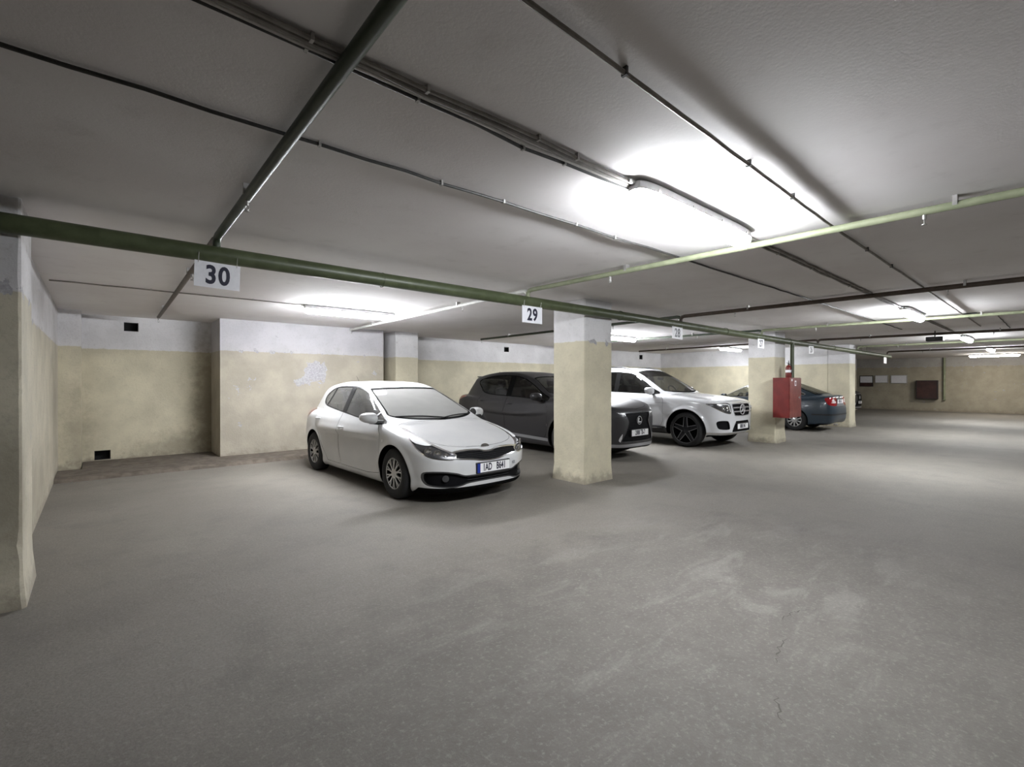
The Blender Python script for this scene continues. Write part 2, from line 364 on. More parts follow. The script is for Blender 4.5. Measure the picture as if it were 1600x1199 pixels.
# columns: slightly battered foot, chipped arrises
def column(x0, y0, lab, m='paint_column', w=COLW, flare=0.015, near=False):
    mb = MB(); n = 26; vs = []; fs = []; c = 0.012; N = 24
    rnd = random.Random(int(x0 * 100))
    for i in range(n + 1):
        z = H * i / n; e = flare * max(0, 1 - z / 0.25) if z < 0.25 else 0
        ring = []
        for side in range(4):
            for q in range(6):
                t = q / 6; a = -e - (rnd.uniform(0, 0.010) if z < 0.2 else 0); b = w + e
                cc = c + (rnd.uniform(0, 0.018) if z < 0.5 else rnd.uniform(0, 0.004))
                lo, hi = a + cc, b - cc; s_ = lo + (hi - lo) * (q / 5)
                ring.append({0: (s_, a), 1: (b, s_), 2: (w - s_, b), 3: (a, w - s_)}[side])
        vs += [(x0 + p[0], y0 + p[1], z) for p in ring]
    for i in range(n):
        for k in range(N): j = (k + 1) % N; fs.append((i * N + k, i * N + j, (i + 1) * N + j, (i + 1) * N + k))
    fs += [tuple(range(N - 1, -1, -1)), tuple(n * N + k for k in range(N))]
    return top(mb.add(vs, fs).build('column', m), lab, 'column', 'square concrete columns')
column(5.23, Y_COL, 'cream and white square column between the white hatchback and the graphite SUV')
column(12.08, Y_COL, 'cream and white square column carrying the red fire cabinet')
column(18.12, Y_COL, 'cream and white square column at the partition beside the blue grey saloon', w=COLW)
column(-1.02, 4.40, 'flaking square column at the left edge of the picture before bay 30', 'paint_old', w=0.66, flare=0.02)
column(5.33, 10.3, 'cream and white column against the back wall behind the white hatchback', w=0.6)
column(29.0, 6.95, 'shadowed column before the far end wall', 'paint_old', w=0.6)

# ------------------------------------------------------------------ sprinkler pipework
PIPE_Z, PIPE_Y, BR_Z = 2.445, 4.33, 2.582
pw = empty('sprinkler_pipework', (0, 0, 0))
top(pw, 'green painted fire sprinkler main with thinner branch pipes hung below the ceiling', 'pipework')
mp = MB().tube([(XW + 0.2, PIPE_Y, PIPE_Z + 0.01), (5, PIPE_Y, PIPE_Z), (13, PIPE_Y + 0.01, PIPE_Z - 0.02), (23.0, PIPE_Y + 0.02, PIPE_Z - 0.03)], 0.064, 20).build('main_pipe', 'pipe_green', pw, True)
for x in (2.1, 5.9, 9.3, 12.6, 16.0):
    MB().lathe([(0.0645, -0.004), (0.071, -0.004), (0.071, 0.004), (0.0645, 0.004)], 20, Matrix.Translation((x, PIPE_Y + 0.004, PIPE_Z - 0.001 * max(0, x - 5))) @ Matrix.Rotation(R(90), 4, 'Z'), True).build('weld_collar', 'pipe_green', mp, True)
for x in (-3.0, 19.3):
    for y in (PIPE_Y - 0.067, PIPE_Y + 0.067): MB().box(x - 0.015, x + 0.015, y - 0.003, y + 0.003, PIPE_Z - 0.05, H).build('hanger', 'pipe_green', mp)
def branch(x, y_aisle, y_bay, m, xa=None, xb=None, heads=(), hangs=(), r=0.026, bay_m=None):
    xa = x if xa is None else xa; xb = x if xb is None else xb
    k = 1 if y_aisle is not None else -1
    if y_aisle is not None:
        b = MB().tube([(x, PIPE_Y, PIPE_Z + 0.05), (x, PIPE_Y - 0.005, BR_Z - 0.035), (x, PIPE_Y - 0.03, BR_Z - 0.008), (x, PIPE_Y - 0.07, BR_Z), ((x + xa) / 2, (PIPE_Y + y_aisle) / 2, BR_Z), (xa, y_aisle, BR_Z)], r, 12).build('branch_pipe', m, pw, True)
        for y in heads: head(x + (xa - x) * (PIPE_Y - y) / (PIPE_Y - y_aisle), y, b, r)
        for y in hangs: hang(x + (xa - x) * (PIPE_Y - y) / (PIPE_Y - y_aisle), y, b, r)
    if y_bay is not None:
        b = MB().tube([(x, PIPE_Y, PIPE_Z + 0.05), (x, PIPE_Y + 0.005, BR_Z - 0.035), (x, PIPE_Y + 0.03, BR_Z - 0.008), (x, PIPE_Y + 0.07, BR_Z), (xb, y_bay, BR_Z)], r * 0.9, 12).build('branch_pipe', bay_m or m, pw, True)
        head(xb, y_bay - 0.03, b, r); head(x + (xb - x) * 0.25, PIPE_Y + 0.25 * (y_bay - PIPE_Y), b, r); hang(x + (xb - x) * 0.27, PIPE_Y + 0.27 * (y_bay - PIPE_Y), b, r)
        hang(x + (xb - x) * 0.8, PIPE_Y + 0.8 * (y_bay - PIPE_Y), b, r)
def head(x, y, par, r):
    mb = MB(); z = BR_Z - r + 0.004
    mb.tube([(x, y, z), (x, y, z - 0.03)], 0.011, 8); mb.tube([(x - 0.008, y, z - 0.03), (x - 0.011, y, z - 0.048), (x, y, z - 0.062)], 0.003, 6)
    mb.tube([(x + 0.008, y, z - 0.03), (x + 0.011, y, z - 0.048), (x, y, z - 0.062)], 0.003, 6); mb.tube([(x, y, z - 0.062), (x, y, z - 0.066)], 0.015, 10)
    mb.build('sprinkler_head', 'steel', par)
def hang(x, y, par, r):
    MB().box(x - r - 0.004, x + r + 0.004, y - 0.012, y + 0.012, BR_Z - 0.004, H).build('pipe_clip', 'steel', par)
branch(0.714, -2.0, 10.35, 'pipe_dark_green', 0.61, 0.83, (3.25, 0.2), (3.2,), 0.028, 'pipe_brown')
branch(4.02, -2.5, 10.1, 'pipe_sage', 4.21, 4.17, (3.1, 0.6), (2.9, 0.45), 0.027, 'pipe_white')
branch(7.63, -2.5, 10.15, 'pipe_brown', 7.69, 7.74, (3.4, 0.9), (0.75, 3.2), 0.03, 'pipe_dark_green')
branch(11.02, -2.5, 10.1, 'pipe_sage', 11.5, 10.7, (3.3,), (3.1, 0.9), 0.027, 'pipe_dark_green')
branch(14.7, -2.5, 10.3, 'pipe_brown', 15.3, 15.2, (3.4, 1.0), (3.2, 0.9), 0.03)
branch(18.5, -2.5, None, 'pipe_sage', 18.6, None, (3.3,), (3.1,), 0.027)
branch(22.5, -2.5, None, 'pipe_brown', 22.2, None, (3.3,), (3.1,), 0.03)
MB().tube([(12.80, PIPE_Y - 0.01, PIPE_Z - 0.03), (12.80, PIPE_Y - 0.01, 1.45), (12.78, PIPE_Y - 0.01, 1.30)], 0.045, 14).build('riser_pipe', 'pipe_green', pw, True)

# ------------------------------------------------------------------ cables on the ceiling
def cable(pts, r, m, lab, group=None, clips=(), sag=0.006, seed=0, clipm='steel'):
    rnd = random.Random(seed); P = []
    for i in range(len(pts) - 1):
        a, b = Vector(pts[i]), Vector(pts[i + 1]); n = max(2, int((b - a).length / 0.22))
        for k in range(n): P.append(a.lerp(b, k / n) + Vector((0, rnd.uniform(-sag, sag), -abs(rnd.uniform(0, sag)))))
    P.append(Vector(pts[-1]))
    e = empty('ceiling_cable', pts[0])
    o = MB().tube([p - Vector(pts[0]) for p in P], r, 8).build('cable_sheath', m, e, True)
    for c in clips:
        q = min(P, key=lambda p: abs(p.x - c)) - Vector(pts[0])
        MB().box(q.x - 0.006, q.x + 0.006, q.y - r - 0.003, q.y + r + 0.003, q.z - r - 0.002, H - pts[0][2]).build('cable_clip', clipm, e)
    return top(e, lab, 'cable', group)
zc = H - 0.012
cable([(XW + 0.1, 2.42, zc), (0.6, 2.40, zc), (3.4, 2.37, zc), (6.6, 2.36, zc), (13.6, 2.36, zc)], 0.009, 'cable_black', 'single black cable running along the ceiling left of the aisle lamp', clips=(0.9, 1.5, 2.1, 2.6, 3.2), seed=3)
bd = [('thin pale strand on its right', 1.665), ('thickest strand', 1.69), ('whitish strand', 1.715), ('black strand on its left', 1.735)]
for i, (nm, y) in enumerate(bd):
    cable([(XW + 0.1, y, zc), (1.0, y, zc - 0.004), (1.6, y + (i - 1.5) * 0.012, zc - 0.006), (2.44, y - 0.02 - i * 0.004, zc - 0.012)], 0.0085 if i != 1 else 0.011, ('cable_grey', 'cable_grey', 'cable_white', 'cable_black')[i],
          'cable of the bundle feeding the nearest aisle lamp, ' + nm, 'cable bundle feeding the aisle lamps', (0.5, 1.1, 1.55, 2.0, 2.35) if i in (0, 3) else (), seed=10 + i)
for i, y in enumerate((1.66, 1.70)):
    cable([(3.80, y, zc), (6.0, y, zc), (9.60, y, zc)], 0.012, 'cable_grey', ('upper' if i == 0 else 'lower') + ' cable of the pair between the first and second aisle lamps', 'cables between the aisle lamps', (4.6, 5.6, 7.0) if i else (), seed=20 + i)
    cable([(10.95, y, zc), (16.45, y, zc)], 0.012, 'cable_grey', ('upper' if i == 0 else 'lower') + ' cable of the pair between the second and third aisle lamps', 'cables between the aisle lamps', seed=24 + i)
cable([(0.2, 1.06, H - 0.022), (1.5, 1.08, H - 0.022), (4.2, 1.13, H - 0.022), (6.5, 1.13, H - 0.018), (14, 1.13, H - 0.018)], 0.0095, 'cable_grey', 'straight grey conduit on the ceiling right of the aisle lamps', clips=(1.5, 2.62, 3.35, 5.2, 6.1), sag=0.002, seed=31, clipm='cable_black')
cable([(-0.4, 7.62, zc), (2.40, 7.58, zc)], 0.008, 'cable_grey', 'thin grey cable across the ceiling of bay 30 to its lamp', clips=(0.5, 1.6), seed=40)
cable([(11.6, 1.05, zc), (11.9, 0.75, zc), (15.0, 0.75, zc)], 0.008, 'cable_black', 'thin cable from the black junction box on the far ceiling', seed=41)

# ------------------------------------------------------------------ lamps: weatherproof twin tube battens
def lamp(x, y, lab, group, glow='lamp_glow', rz=0.0):
    e = empty('ceiling_lamp', (x, y, H), rz); L, w = 0.765, 0.075
    def shell(z_list):
        mb = MB(); vs = []; fs = []; N = 20; K = len(z_list)
        for z, ww, ll in z_list:
            for k in range(N):
                t = 2 * math.pi * k / N; c, s_ = math.cos(t), math.sin(t)
                px = math.copysign(abs(c) ** 0.35, c) * ll; py = math.copysign(abs(s_) ** 0.55, s_) * ww
                vs.append((px, py, z))
        for i in range(K - 1):
            for k in range(N): j = (k + 1) % N; fs.append((i * N + k, i * N + j, (i + 1) * N + j, (i + 1) * N + k))
        fs += [tuple(range(N - 1, -1, -1)), tuple((K - 1) * N + k for k in range(N))]
        return mb.add(vs, fs)
    shell([(-0.004, w * 0.75, L - 0.03), (-0.02, w * 0.97, L - 0.005), (-0.064, w * 1.04, L)]).build('housing', 'lamp_grey', e, True)
    shell([(-0.0645, w * 0.97, L - 0.004), (-0.100, w * 0.92, L - 0.014), (-0.124, w * 0.64, L - 0.03), (-0.133, w * 0.28, L - 0.05)]).build('diffuser', glow, e, True)
    for cx in (-0.6, -0.2, 0.2, 0.6):
        for s_ in (-1, 1):
            MB().box(cx - 0.012, cx + 0.012, s_ * w * 1.04 - 0.003, s_ * w * 1.04 + 0.006, -0.078, -0.045).build('latch', 'steel', e)
    MB().tube([(-L + 0.01, 0, -0.024), (-L - 0.04, 0, -0.022)], 0.014, 8).build('cable_gland', 'lamp_grey', e)
    for q in (-0.335, 0.335): MB().box(q - 0.015, q + 0.015, -0.03, 0.03, -0.006, 0).build('mounting_plate', 'steel', e)
    return top(e, lab, 'lamp', group)
g = 'strip lamps on the garage ceiling'
for x, w in ((3.12, 'nearest strip lamp over the aisle, largest in view'), (10.25, 'second strip lamp along the aisle ceiling'), (17.15, 'third strip lamp along the aisle ceiling'), (23.5, 'fourth strip lamp along the aisle ceiling')):
    lamp(x, 1.64, w, g)
lamp(28.6, 1.9, 'farthest strip lamp, set crosswise before the end wall', g, 'lamp_glow_dim', R(90))
lamp(3.16, 7.60, 'strip lamp over the bay of the white hatchback by the block wall', g, 'lamp_glow_bay')
lamp(10.05, 7.45, 'strip lamp seen just right of the near column above the white SUV', g, 'lamp_glow_bay')
lamp(16.4, 7.45, 'strip lamp near the cream partition wall above the blue grey saloon', g, 'lamp_glow_low')

# ------------------------------------------------------------------ bay number plates under the main pipe
def number_sign(x, txt, w, h, lab, tilt=0.0, zt=PIPE_Z - 0.062):
    e = empty('bay_number_sign', (x, PIPE_Y - 0.055, zt)); e.rotation_euler = (0, tilt, 0)
    MB().box(-w / 2, w / 2, 0.0, 0.004, -h, 0).build('plate', 'sign_white', e)
    if txt:
        for i, ch in enumerate(txt):
            M = Matrix.Translation(((i - (len(txt) - 1) / 2) * h * 0.45, -0.0012, -h * 0.53)) @ Matrix.Rotation(R(90), 4, 'X')
            text_obj(ch, h * 1.0, 'sign_ink', e, M, 0.001, 0.80, 0.028, 'digit')
    for s_ in (-1, 1): MB().tube([(s_ * w * 0.42, -0.002, -0.015), (s_ * w * 0.42, -0.005, 0.03), (s_ * w * 0.42, -0.013, 0.062)], 0.002, 6).build('wire_tie', 'steel', e)
    return top(e, lab, 'sign', 'bay number signs on the green pipe')
number_sign(0.715, '30', 0.305, 0.195, 'largest white sign, reading 30, hung from the pipe before the empty bay', 0.03, PIPE_Z - 0.072)
number_sign(4.05, '29', 0.335, 0.205, 'white sign reading 29 hung from the pipe left of the near column')
number_sign(7.43, '28', 0.33, 0.20, 'white sign reading 28 hung from the pipe above the white SUV', 0.02)
number_sign(10.85, '27', 0.33, 0.20, 'white sign reading 27 hung before the column with the fire cabinet')
number_sign(14.0, '26', 0.36, 0.20, 'white sign reading 26 hung from the pipe above the blue grey saloon', -0.03)
number_sign(21.9, '', 0.4, 0.22, 'far unreadable white sign hung at the end of the green pipe', zt=2.35)

# ------------------------------------------------------------------ fire cabinet with extinguisher on top, on the second column
fc = empty('fire_hose_cabinet', (11.89, 4.06, 0.625)); cw, cdp, ch = 0.73, 0.362, 0.925
MB().box(0, cw, 0.018, cdp, 0, ch).build('cabinet_body', 'fire_red', fc)
dr = MB().rbox(0.008, cw - 0.008, 0.0, 0.017, 0.008, ch - 0.008, 0.004).build('cabinet_door', 'fire_red_door', fc)
MB().box(0.30, 0.40, -0.002, 0.0, ch - 0.19, ch - 0.07).build('pictogram_label', 'sign_white', dr)
MB().box(0.325, 0.375, -0.003, -0.002, ch - 0.165, ch - 0.095).build('pictogram', 'fire_red', dr)
MB().box(0.10, 0.16, -0.002, 0.0, ch - 0.08, ch - 0.03).build('paper_label', 'sign_white', dr)
MB().tube([(0.55, 0.0, ch * 0.5), (0.55, -0.025, ch * 0.5)], 0.014, 10).box(0.544, 0.556, -0.032, -0.022, ch * 0.5 - 0.035, ch * 0.5 + 0.035).build('turn_handle', 'steel', dr)
for z in (0.15, 0.75): MB().tube([(0.004, 0.004, z), (0.004, 0.004, z + 0.07)], 0.007, 8).build('hinge', 'fire_red', fc)
top(fc, 'red metal fire hose cabinet mounted on the second cream column', 'fire cabinet')
fx = empty('fire_extinguisher', (12.22, 4.20, 1.552))
Rz = Matrix.Rotation(R(90), 4, 'X')
MB().lathe([(0.001, 0.0), (0.062, 0.0), (0.066, 0.012), (0.066, 0.22), (0.058, 0.26), (0.03, 0.285), (0.018, 0.295), (0.001, 0.297)], 20, Rz).build('cylinder', 'fire_red', fx, True)
MB().lathe([(0.0668, 0.12), (0.0668, 0.18)], 20, Rz).build('instruction_label', 'sign_white', fx, True)
MB().tube([(0, 0, 0.295), (0, 0, 0.33)], 0.016, 10).tube([(0, 0, 0.32), (-0.01, -0.06, 0.30), (-0.012, -0.075, 0.2), (-0.01, -0.07, 0.08)], 0.008, 8).build('valve', 'black_plastic', fx, True)
MB().box(-0.008, 0.008, -0.06, 0.05, 0.345, 0.352).box(-0.008, 0.008, -0.055, 0.03, 0.318, 0.325).box(-0.006, 0.006, -0.012, 0.012, 0.32, 0.35).tube([(0, 0, 0.35), (0.0, 0, 0.40)], 0.008, 8).build('squeeze_handle', 'black_plastic', fx)
for o in fx.children:
    if o.name.startswith(('cylinder', 'instruction')): o.rotation_euler = (0, 0, 0)
top(fx, 'red fire extinguisher standing on top of the red hose cabinet', 'fire extinguisher')

# ------------------------------------------------------------------ things on the far end wall, junction boxes
def end_box(name, y0, y1, z0, z1, d, m, lab, cat, inner=None):
    e = empty(name, (X_END, (y0 + y1) / 2, z0)); w = (y1 - y0) / 2; h = z1 - z0
    MB().rbox(-d, -0.001, -w, w, 0, h, min(0.01, d / 3)).build('panel', m, e)
    fr = MB(); q = 0.03
    for a in ((-w, -w + q, 0, h), (w - q, w, 0, h), (-w + q, w - q, 0, q), (-w + q, w - q, h - q, h)): fr.box(-d - 0.012, -d + 0.002, a[0], a[1], a[2], a[3])
    fr.build('frame', 'black_plastic' if m != 'sign_white' else 'steel', e)
    if inner: MB().box(-d - 0.004, -d + 0.001, -w + q, w - q, h * inner[0], h * inner[1]).build('notice', inner[2], e)
    return top(e, lab, cat)
noisy('cabinet_maroon', (0.03, 0.012, 0.01), (0.06, 0.022, 0.018), 4, 0.5)
end_box('notice_board', 6.62, 7.22, 1.20, 1.78, 0.03, 'cabinet_maroon', 'framed notice board with dark lower edge on the far end wall', 'notice board', (0.35, 0.93, 'sign_white'))
end_box('notice_board', 5.98, 6.55, 1.38, 1.80, 0.02, 'sign_white', 'middle pale notice board on the far end wall', 'notice board')
end_box('notice_board', 5.2, 5.88, 1.36, 1.80, 0.02, 'sign_white', 'wide pale notice board nearest the dark cabinet on the far end wall', 'notice board')
end_box('wall_cabinet', 4.0, 4.82, 0.60, 1.52, 0.25, 'cabinet_maroon', 'dark maroon hose cabinet on the far end wall', 'fire cabinet')
e = empty('wall_pipe', (X_END - 0.08, 3.78, 0))
MB().tube([(0, 0, 0.55), (0, 0, H - 0.02)], 0.05, 12).build('pipe_run', 'pipe_sage', e, True)
MB().box(-0.06, 0.08, -0.055, 0.055, 0.55, 0.60).build('pipe_foot', 'pipe_sage', e)
top(e, 'vertical yellow green pipe on the end wall beside the dark cabinet', 'pipe')
def jbox(x, y, z, s3, lab):
    e = empty('junction_box', (x, y, z)); a, b, c = s3
    MB().rbox(-a, a, -b, b, -c, 0, 0.008).build('box_body', 'black_plastic', e)
    MB().tube([(-a * 0.9, 0, -c / 2), (-a - 0.03, 0, -c / 2)], 0.01, 8).build('cable_gland', 'black_plastic', e)
    MB().box(-0.01, 0.01, -0.01, 0.01, 0, H - z if z < H - 0.001 else 0.0005).build('bracket', 'black_plastic', e)
    top(e, lab, 'junction box')
jbox(11.45, 1.05, H, (0.12, 0.09, 0.06), 'small black junction box on the ceiling right of the second aisle lamp')
jbox(14.75, 1.95, 2.50, (0.12, 0.15, 0.10), 'long black box hung under the brown branch pipe beyond the second lamp')
# ------------------------------------------------------------------ car bodies: smooth implicit solids, meshed and cut into panels
def catmull(pts, n=8, closed=True):
    P = np.array(pts, float); N = len(P); out = []
    for i in range(N if closed else N - 1):
        p0, p1, p2, p3 = (P[(i - 1) % N], P[i], P[(i + 1) % N], P[(i + 2) % N]) if closed else (P[max(i - 1, 0)], P[i], P[i + 1], P[min(i + 2, N - 1)])
        for k in range(n):
            t = k / n
            out.append(0.5 * ((2 * p1) + (-p0 + p2) * t + (2 * p0 - 5 * p1 + 4 * p2 - p3) * t * t + (-p0 + 3 * p1 - 3 * p2 + p3) * t ** 3))
    if not closed: out.append(P[-1])
    return np.array(out)
def sdpoly(x, y, poly):
    x = np.asarray(x, float).ravel(); y = np.asarray(y, float).ravel(); res = np.empty(len(x)); V = np.asarray(poly, float); W = np.roll(V, -1, 0); E = W - V; L = (E ** 2).sum(1) + 1e-12
    for s in range(0, len(x), 20000):
        px, py = x[s:s + 20000, None], y[s:s + 20000, None]
        wx, wy = px - V[:, 0], py - V[:, 1]; t = np.clip((wx * E[:, 0] + wy * E[:, 1]) / L, 0, 1)
        d = np.sqrt(((wx - E[:, 0] * t) ** 2 + (wy - E[:, 1] * t) ** 2).min(1))
        c1 = py >= V[:, 1]; c2 = py < W[:, 1]; c3 = E[:, 0] * wy > E[:, 1] * wx
        ins = ((c1 & c2 & c3) | (~c1 & ~c2 & ~c3)).sum(1) % 2 == 1
        res[s:s + 20000] = np.where(ins, -d, d)
    return res
class SD2:                                        # sampled, lightly blurred signed distance of an outline
    def __init__(s, poly, h=0.012, blur=2):
        P = np.asarray(poly); s.h = h; s.lo = P.min(0) - 0.35; n = np.ceil((P.max(0) + 0.35 - s.lo) / h).astype(int) + 1
        gx, gy = np.meshgrid(s.lo[0] + h * np.arange(n[0]), s.lo[1] + h * np.arange(n[1]), indexing='ij')
        A = sdpoly(gx, gy, P).reshape(n)
        for _ in range(blur):
            A = np.pad(A, 1, 'edge'); A = (A[:-2] + 2 * A[1:-1] + A[2:]) / 4; A = (A[:, :-2] + 2 * A[:, 1:-1] + A[:, 2:]) / 4
        s.A = A.astype(np.float32); s.n = n
    def __call__(s, x, y):
        u = np.clip((x - s.lo[0]) / s.h, 0, s.n[0] - 1.001); v = np.clip((y - s.lo[1]) / s.h, 0, s.n[1] - 1.001)
        i = u.astype(np.int32); j = v.astype(np.int32); u = u - i; v = v - j; A = s.A
        return (A[i, j] * (1 - u) + A[i + 1, j] * u) * (1 - v) + (A[i, j + 1] * (1 - u) + A[i + 1, j + 1] * u) * v
def smax(a, b, k): h = np.maximum(k - np.abs(a - b), 0) / k; return np.maximum(a, b) + h * h * k * 0.25
def smin(a, b, k): return -smax(-a, -b, k)

def mesh_implicit(F, lo, hi, h):
    lo = np.array(lo, float); n = np.ceil((np.array(hi) - lo) / h).astype(int) + 1
    ax = [lo[i] + h * np.arange(n[i]) for i in range(3)]
    X, Y, Z = np.meshgrid(*[a.astype(np.float32) for a in ax], indexing='ij')
    V = F(X.ravel(), Y.ravel(), Z.ravel()).reshape(n).astype(np.float32)
    S = V < 0; nc = n - 1
    cnt = np.zeros(nc, np.int8)
    for dx in (0, 1):
        for dy in (0, 1):
            for dz in (0, 1): cnt += S[dx:dx + nc[0], dy:dy + nc[1], dz:dz + nc[2]]
    act = np.argwhere((cnt > 0) & (cnt < 8)); idx = -np.ones(nc, np.int64); idx[tuple(act.T)] = np.arange(len(act))
    acc = np.zeros((len(act), 3)); num = np.zeros(len(act))
    cor = [np.array((a, b, c)) for a in (0, 1) for b in (0, 1) for c in (0, 1)]
    for a in cor:
        for k in range(3):
            if a[k]: continue
            b = a.copy(); b[k] = 1
            va = V[tuple((act + a).T)]; vb = V[tuple((act + b).T)]; m = (va < 0) != (vb < 0)
            t = np.where(m, va / np.where(m, va - vb, 1), 0)
            p = a[None, :] + (b - a)[None, :] * t[:, None]; acc += p * m[:, None]; num += m
    P = lo + h * (act + acc / num[:, None])
    quads = []
    for k in range(3):
        k1, k2 = (k + 1) % 3, (k + 2) % 3
        sl0 = [slice(None)] * 3; sl1 = [slice(None)] * 3; sl0[k] = slice(0, -1); sl1[k] = slice(1, None)
        A, B = S[tuple(sl0)], S[tuple(sl1)]
        e = np.argwhere(A != B); ok = (e[:, k1] > 0) & (e[:, k2] > 0) & (e[:, k1] < nc[k1]) & (e[:, k2] < nc[k2]); e = e[ok]
        inside = A[tuple(e.T)]
        def cell(d1, d2):
            c = e.copy(); c[:, k1] -= d1; c[:, k2] -= d2; return idx[tuple(c.T)]
        q = np.stack([cell(1, 1), cell(0, 1), cell(0, 0), cell(1, 0)], 1); q[~inside] = q[~inside][:, ::-1]; quads.append(q)
    Q = np.concatenate(quads); Q = Q[(Q >= 0).all(1)]
    def grad(P, e):
        G = np.empty_like(P)
        for k in range(3):
            d = np.zeros(3); d[k] = e; G[:, k] = (F(*(P + d).T) - F(*(P - d).T)) / (2 * e)
        return G
    for _ in range(3):
        G = grad(P, 0.004); f = F(*P.T); st = f / np.maximum((G ** 2).sum(1), 0.3)
        P = P - np.clip(st, -h * 0.5, h * 0.5)[:, None] * G
    G = grad(P, 0.007); Nn = G / (np.linalg.norm(G, axis=1)[:, None] + 1e-9)
    T = np.concatenate([Q[:, [0, 1, 2]], Q[:, [0, 2, 3]]])
    return P, Nn, T

def clip(P, N, T, f):
    """split triangles along f = 0; returns (P, N, inside triangles, outside triangles)"""
    f = np.where(np.abs(f) < 1e-6, 1e-6, f); s = f < 0; c = s[T].sum(1)
    ins, outs = [T[c == 3]], [T[c == 0]]
    mixed = T[(c == 1) | (c == 2)]
    if len(mixed):
        cm = s[mixed].sum(1); lone = np.where(cm == 1, np.argmax(s[mixed], 1), np.argmin(s[mixed], 1))
        r = (lone[:, None] + np.arange(3)) % 3; M = np.take_along_axis(mixed, r, 1)
        E = np.concatenate([M[:, [0, 1]], M[:, [0, 2]]]); Es = np.sort(E, 1)
        U, inv = np.unique(Es, axis=0, return_inverse=True); inv = inv.ravel()
        t = f[U[:, 0]] / (f[U[:, 0]] - f[U[:, 1]])
        nP = P[U[:, 0]] + (P[U[:, 1]] - P[U[:, 0]]) * t[:, None]; nN = N[U[:, 0]] + (N[U[:, 1]] - N[U[:, 0]]) * t[:, None]
        b = len(P); P = np.concatenate([P, nP]); N = np.concatenate([N, nN])
        i1 = b + inv[:len(M)]; i2 = b + inv[len(M):]
        tip = np.stack([M[:, 0], i1, i2], 1); qa = np.stack([i1, M[:, 1], M[:, 2]], 1); qb = np.stack([i1, M[:, 2], i2], 1)
        lin = cm == 1
        ins += [tip[lin], qa[~lin], qb[~lin]]; outs += [tip[~lin], qa[lin], qb[lin]]
    return P, N, np.concatenate(ins), np.concatenate(outs)

def np_mesh(name, P, N, T, m, parent, mirror=0, offset=0.0, skirt=0.0):
    """mirror: 0 as is, 1 mirrored in y, 2 both halves in one mesh"""
    used = np.unique(T); mp = np.zeros(len(P), np.int64); mp[used] = np.arange(len(used)); P = P[used]; N = N[used]; T = mp[T]
    N = N / (np.linalg.norm(N, axis=1)[:, None] + 1e-9); P = P + N * offset
    if skirt:                                     # side walls from a sunk panel back up to the skin
        E = np.concatenate([T[:, [0, 1]], T[:, [1, 2]], T[:, [2, 0]]]); key = np.sort(E, 1)
        U, inv, cnt = np.unique(key, axis=0, return_inverse=True, return_counts=True); B = E[cnt[inv.ravel()] == 1]
        B = B[~((np.abs(P[B[:, 0], 1]) < 1e-4) & (np.abs(P[B[:, 1], 1]) < 1e-4))]
        n = len(P); P = np.concatenate([P, P + N * skirt]); N = np.concatenate([N, N])
        T = np.concatenate([T, np.stack([B[:, 1], B[:, 0], B[:, 0] + n], 1), np.stack([B[:, 1], B[:, 0] + n, B[:, 1] + n], 1)])
        used = np.unique(T); mp = np.zeros(len(P), np.int64); mp[used] = np.arange(len(used)); P = P[used]; N = N[used]; T = mp[T]
    fl = np.array([1, -1, 1.0])
    if mirror == 1: P, N, T = P * fl, N * fl, T[:, ::-1]
    if mirror == 2: T = np.concatenate([T, T[:, ::-1] + len(P)]); P, N = np.concatenate([P, P * fl]), np.concatenate([N, N * fl])
    me = bpy.data.meshes.new(name); me.vertices.add(len(P)); me.vertices.foreach_set('co', P.astype(np.float32).ravel())
    me.loops.add(len(T) * 3); me.loops.foreach_set('vertex_index', T.astype(np.int32).ravel())
    me.polygons.add(len(T)); me.polygons.foreach_set('loop_start', np.arange(0, len(T) * 3, 3, dtype=np.int32))
    me.update(calc_edges=True); me.validate()
    me.polygons.foreach_set('use_smooth', [True] * len(me.polygons))
    if len(me.vertices) == len(N): me.normals_split_custom_set_from_vertices(N.tolist())
    me.materials.append(MATS[m]); o = bpy.data.objects.new(name, me); col.objects.link(o); o.parent = parent
    return o

# field makers: each takes the points and is negative inside the panel
def side_field(pts, ymin=0.35, smooth=4):
    poly = catmull(pts, smooth) if smooth > 1 else np.array(pts)
    return lambda P: np.maximum(sdpoly(P[:, 0], P[:, 2], poly), ymin - np.abs(P[:, 1]))
def front_field(pts, xmin, smooth=4, sign=1):                     # outline for y >= 0 is mirrored by the half model
    a = [p for p in pts]; full = a + [(-p[0], p[1]) for p in reversed(a)]
    poly = catmull(full, smooth) if smooth > 1 else np.array(full)
    return lambda P: np.maximum(sdpoly(P[:, 1], P[:, 2], poly), xmin - sign * P[:, 0])
def island_field(pts, xmin, smooth=4, sign=1):                    # outline lies wholly in y > 0
    poly = catmull(pts, smooth) if smooth > 1 else np.array(pts)
    return lambda P: np.maximum(sdpoly(np.abs(P[:, 1]), P[:, 2], poly), xmin - sign * P[:, 0])
def corner_field(pts, x0, xmin, smooth=4, sign=1):                # outline in (diagonal, z) round a front or rear corner
    poly = catmull(pts, smooth) if smooth > 1 else np.array(pts)
    return lambda P: np.maximum(sdpoly((np.abs(P[:, 1]) - (sign * P[:, 0] - x0)) * 0.7071, P[:, 2], poly), xmin - sign * P[:, 0])
def top_field(pts, zmin, smooth=4):
    full = list(pts) + [(p[0], -p[1]) for p in reversed(pts)]
    poly = catmull(full, smooth) if smooth > 1 else np.array(full)
    return lambda P: np.maximum(sdpoly(P[:, 0], P[:, 1], poly), zmin(P) - P[:, 2])

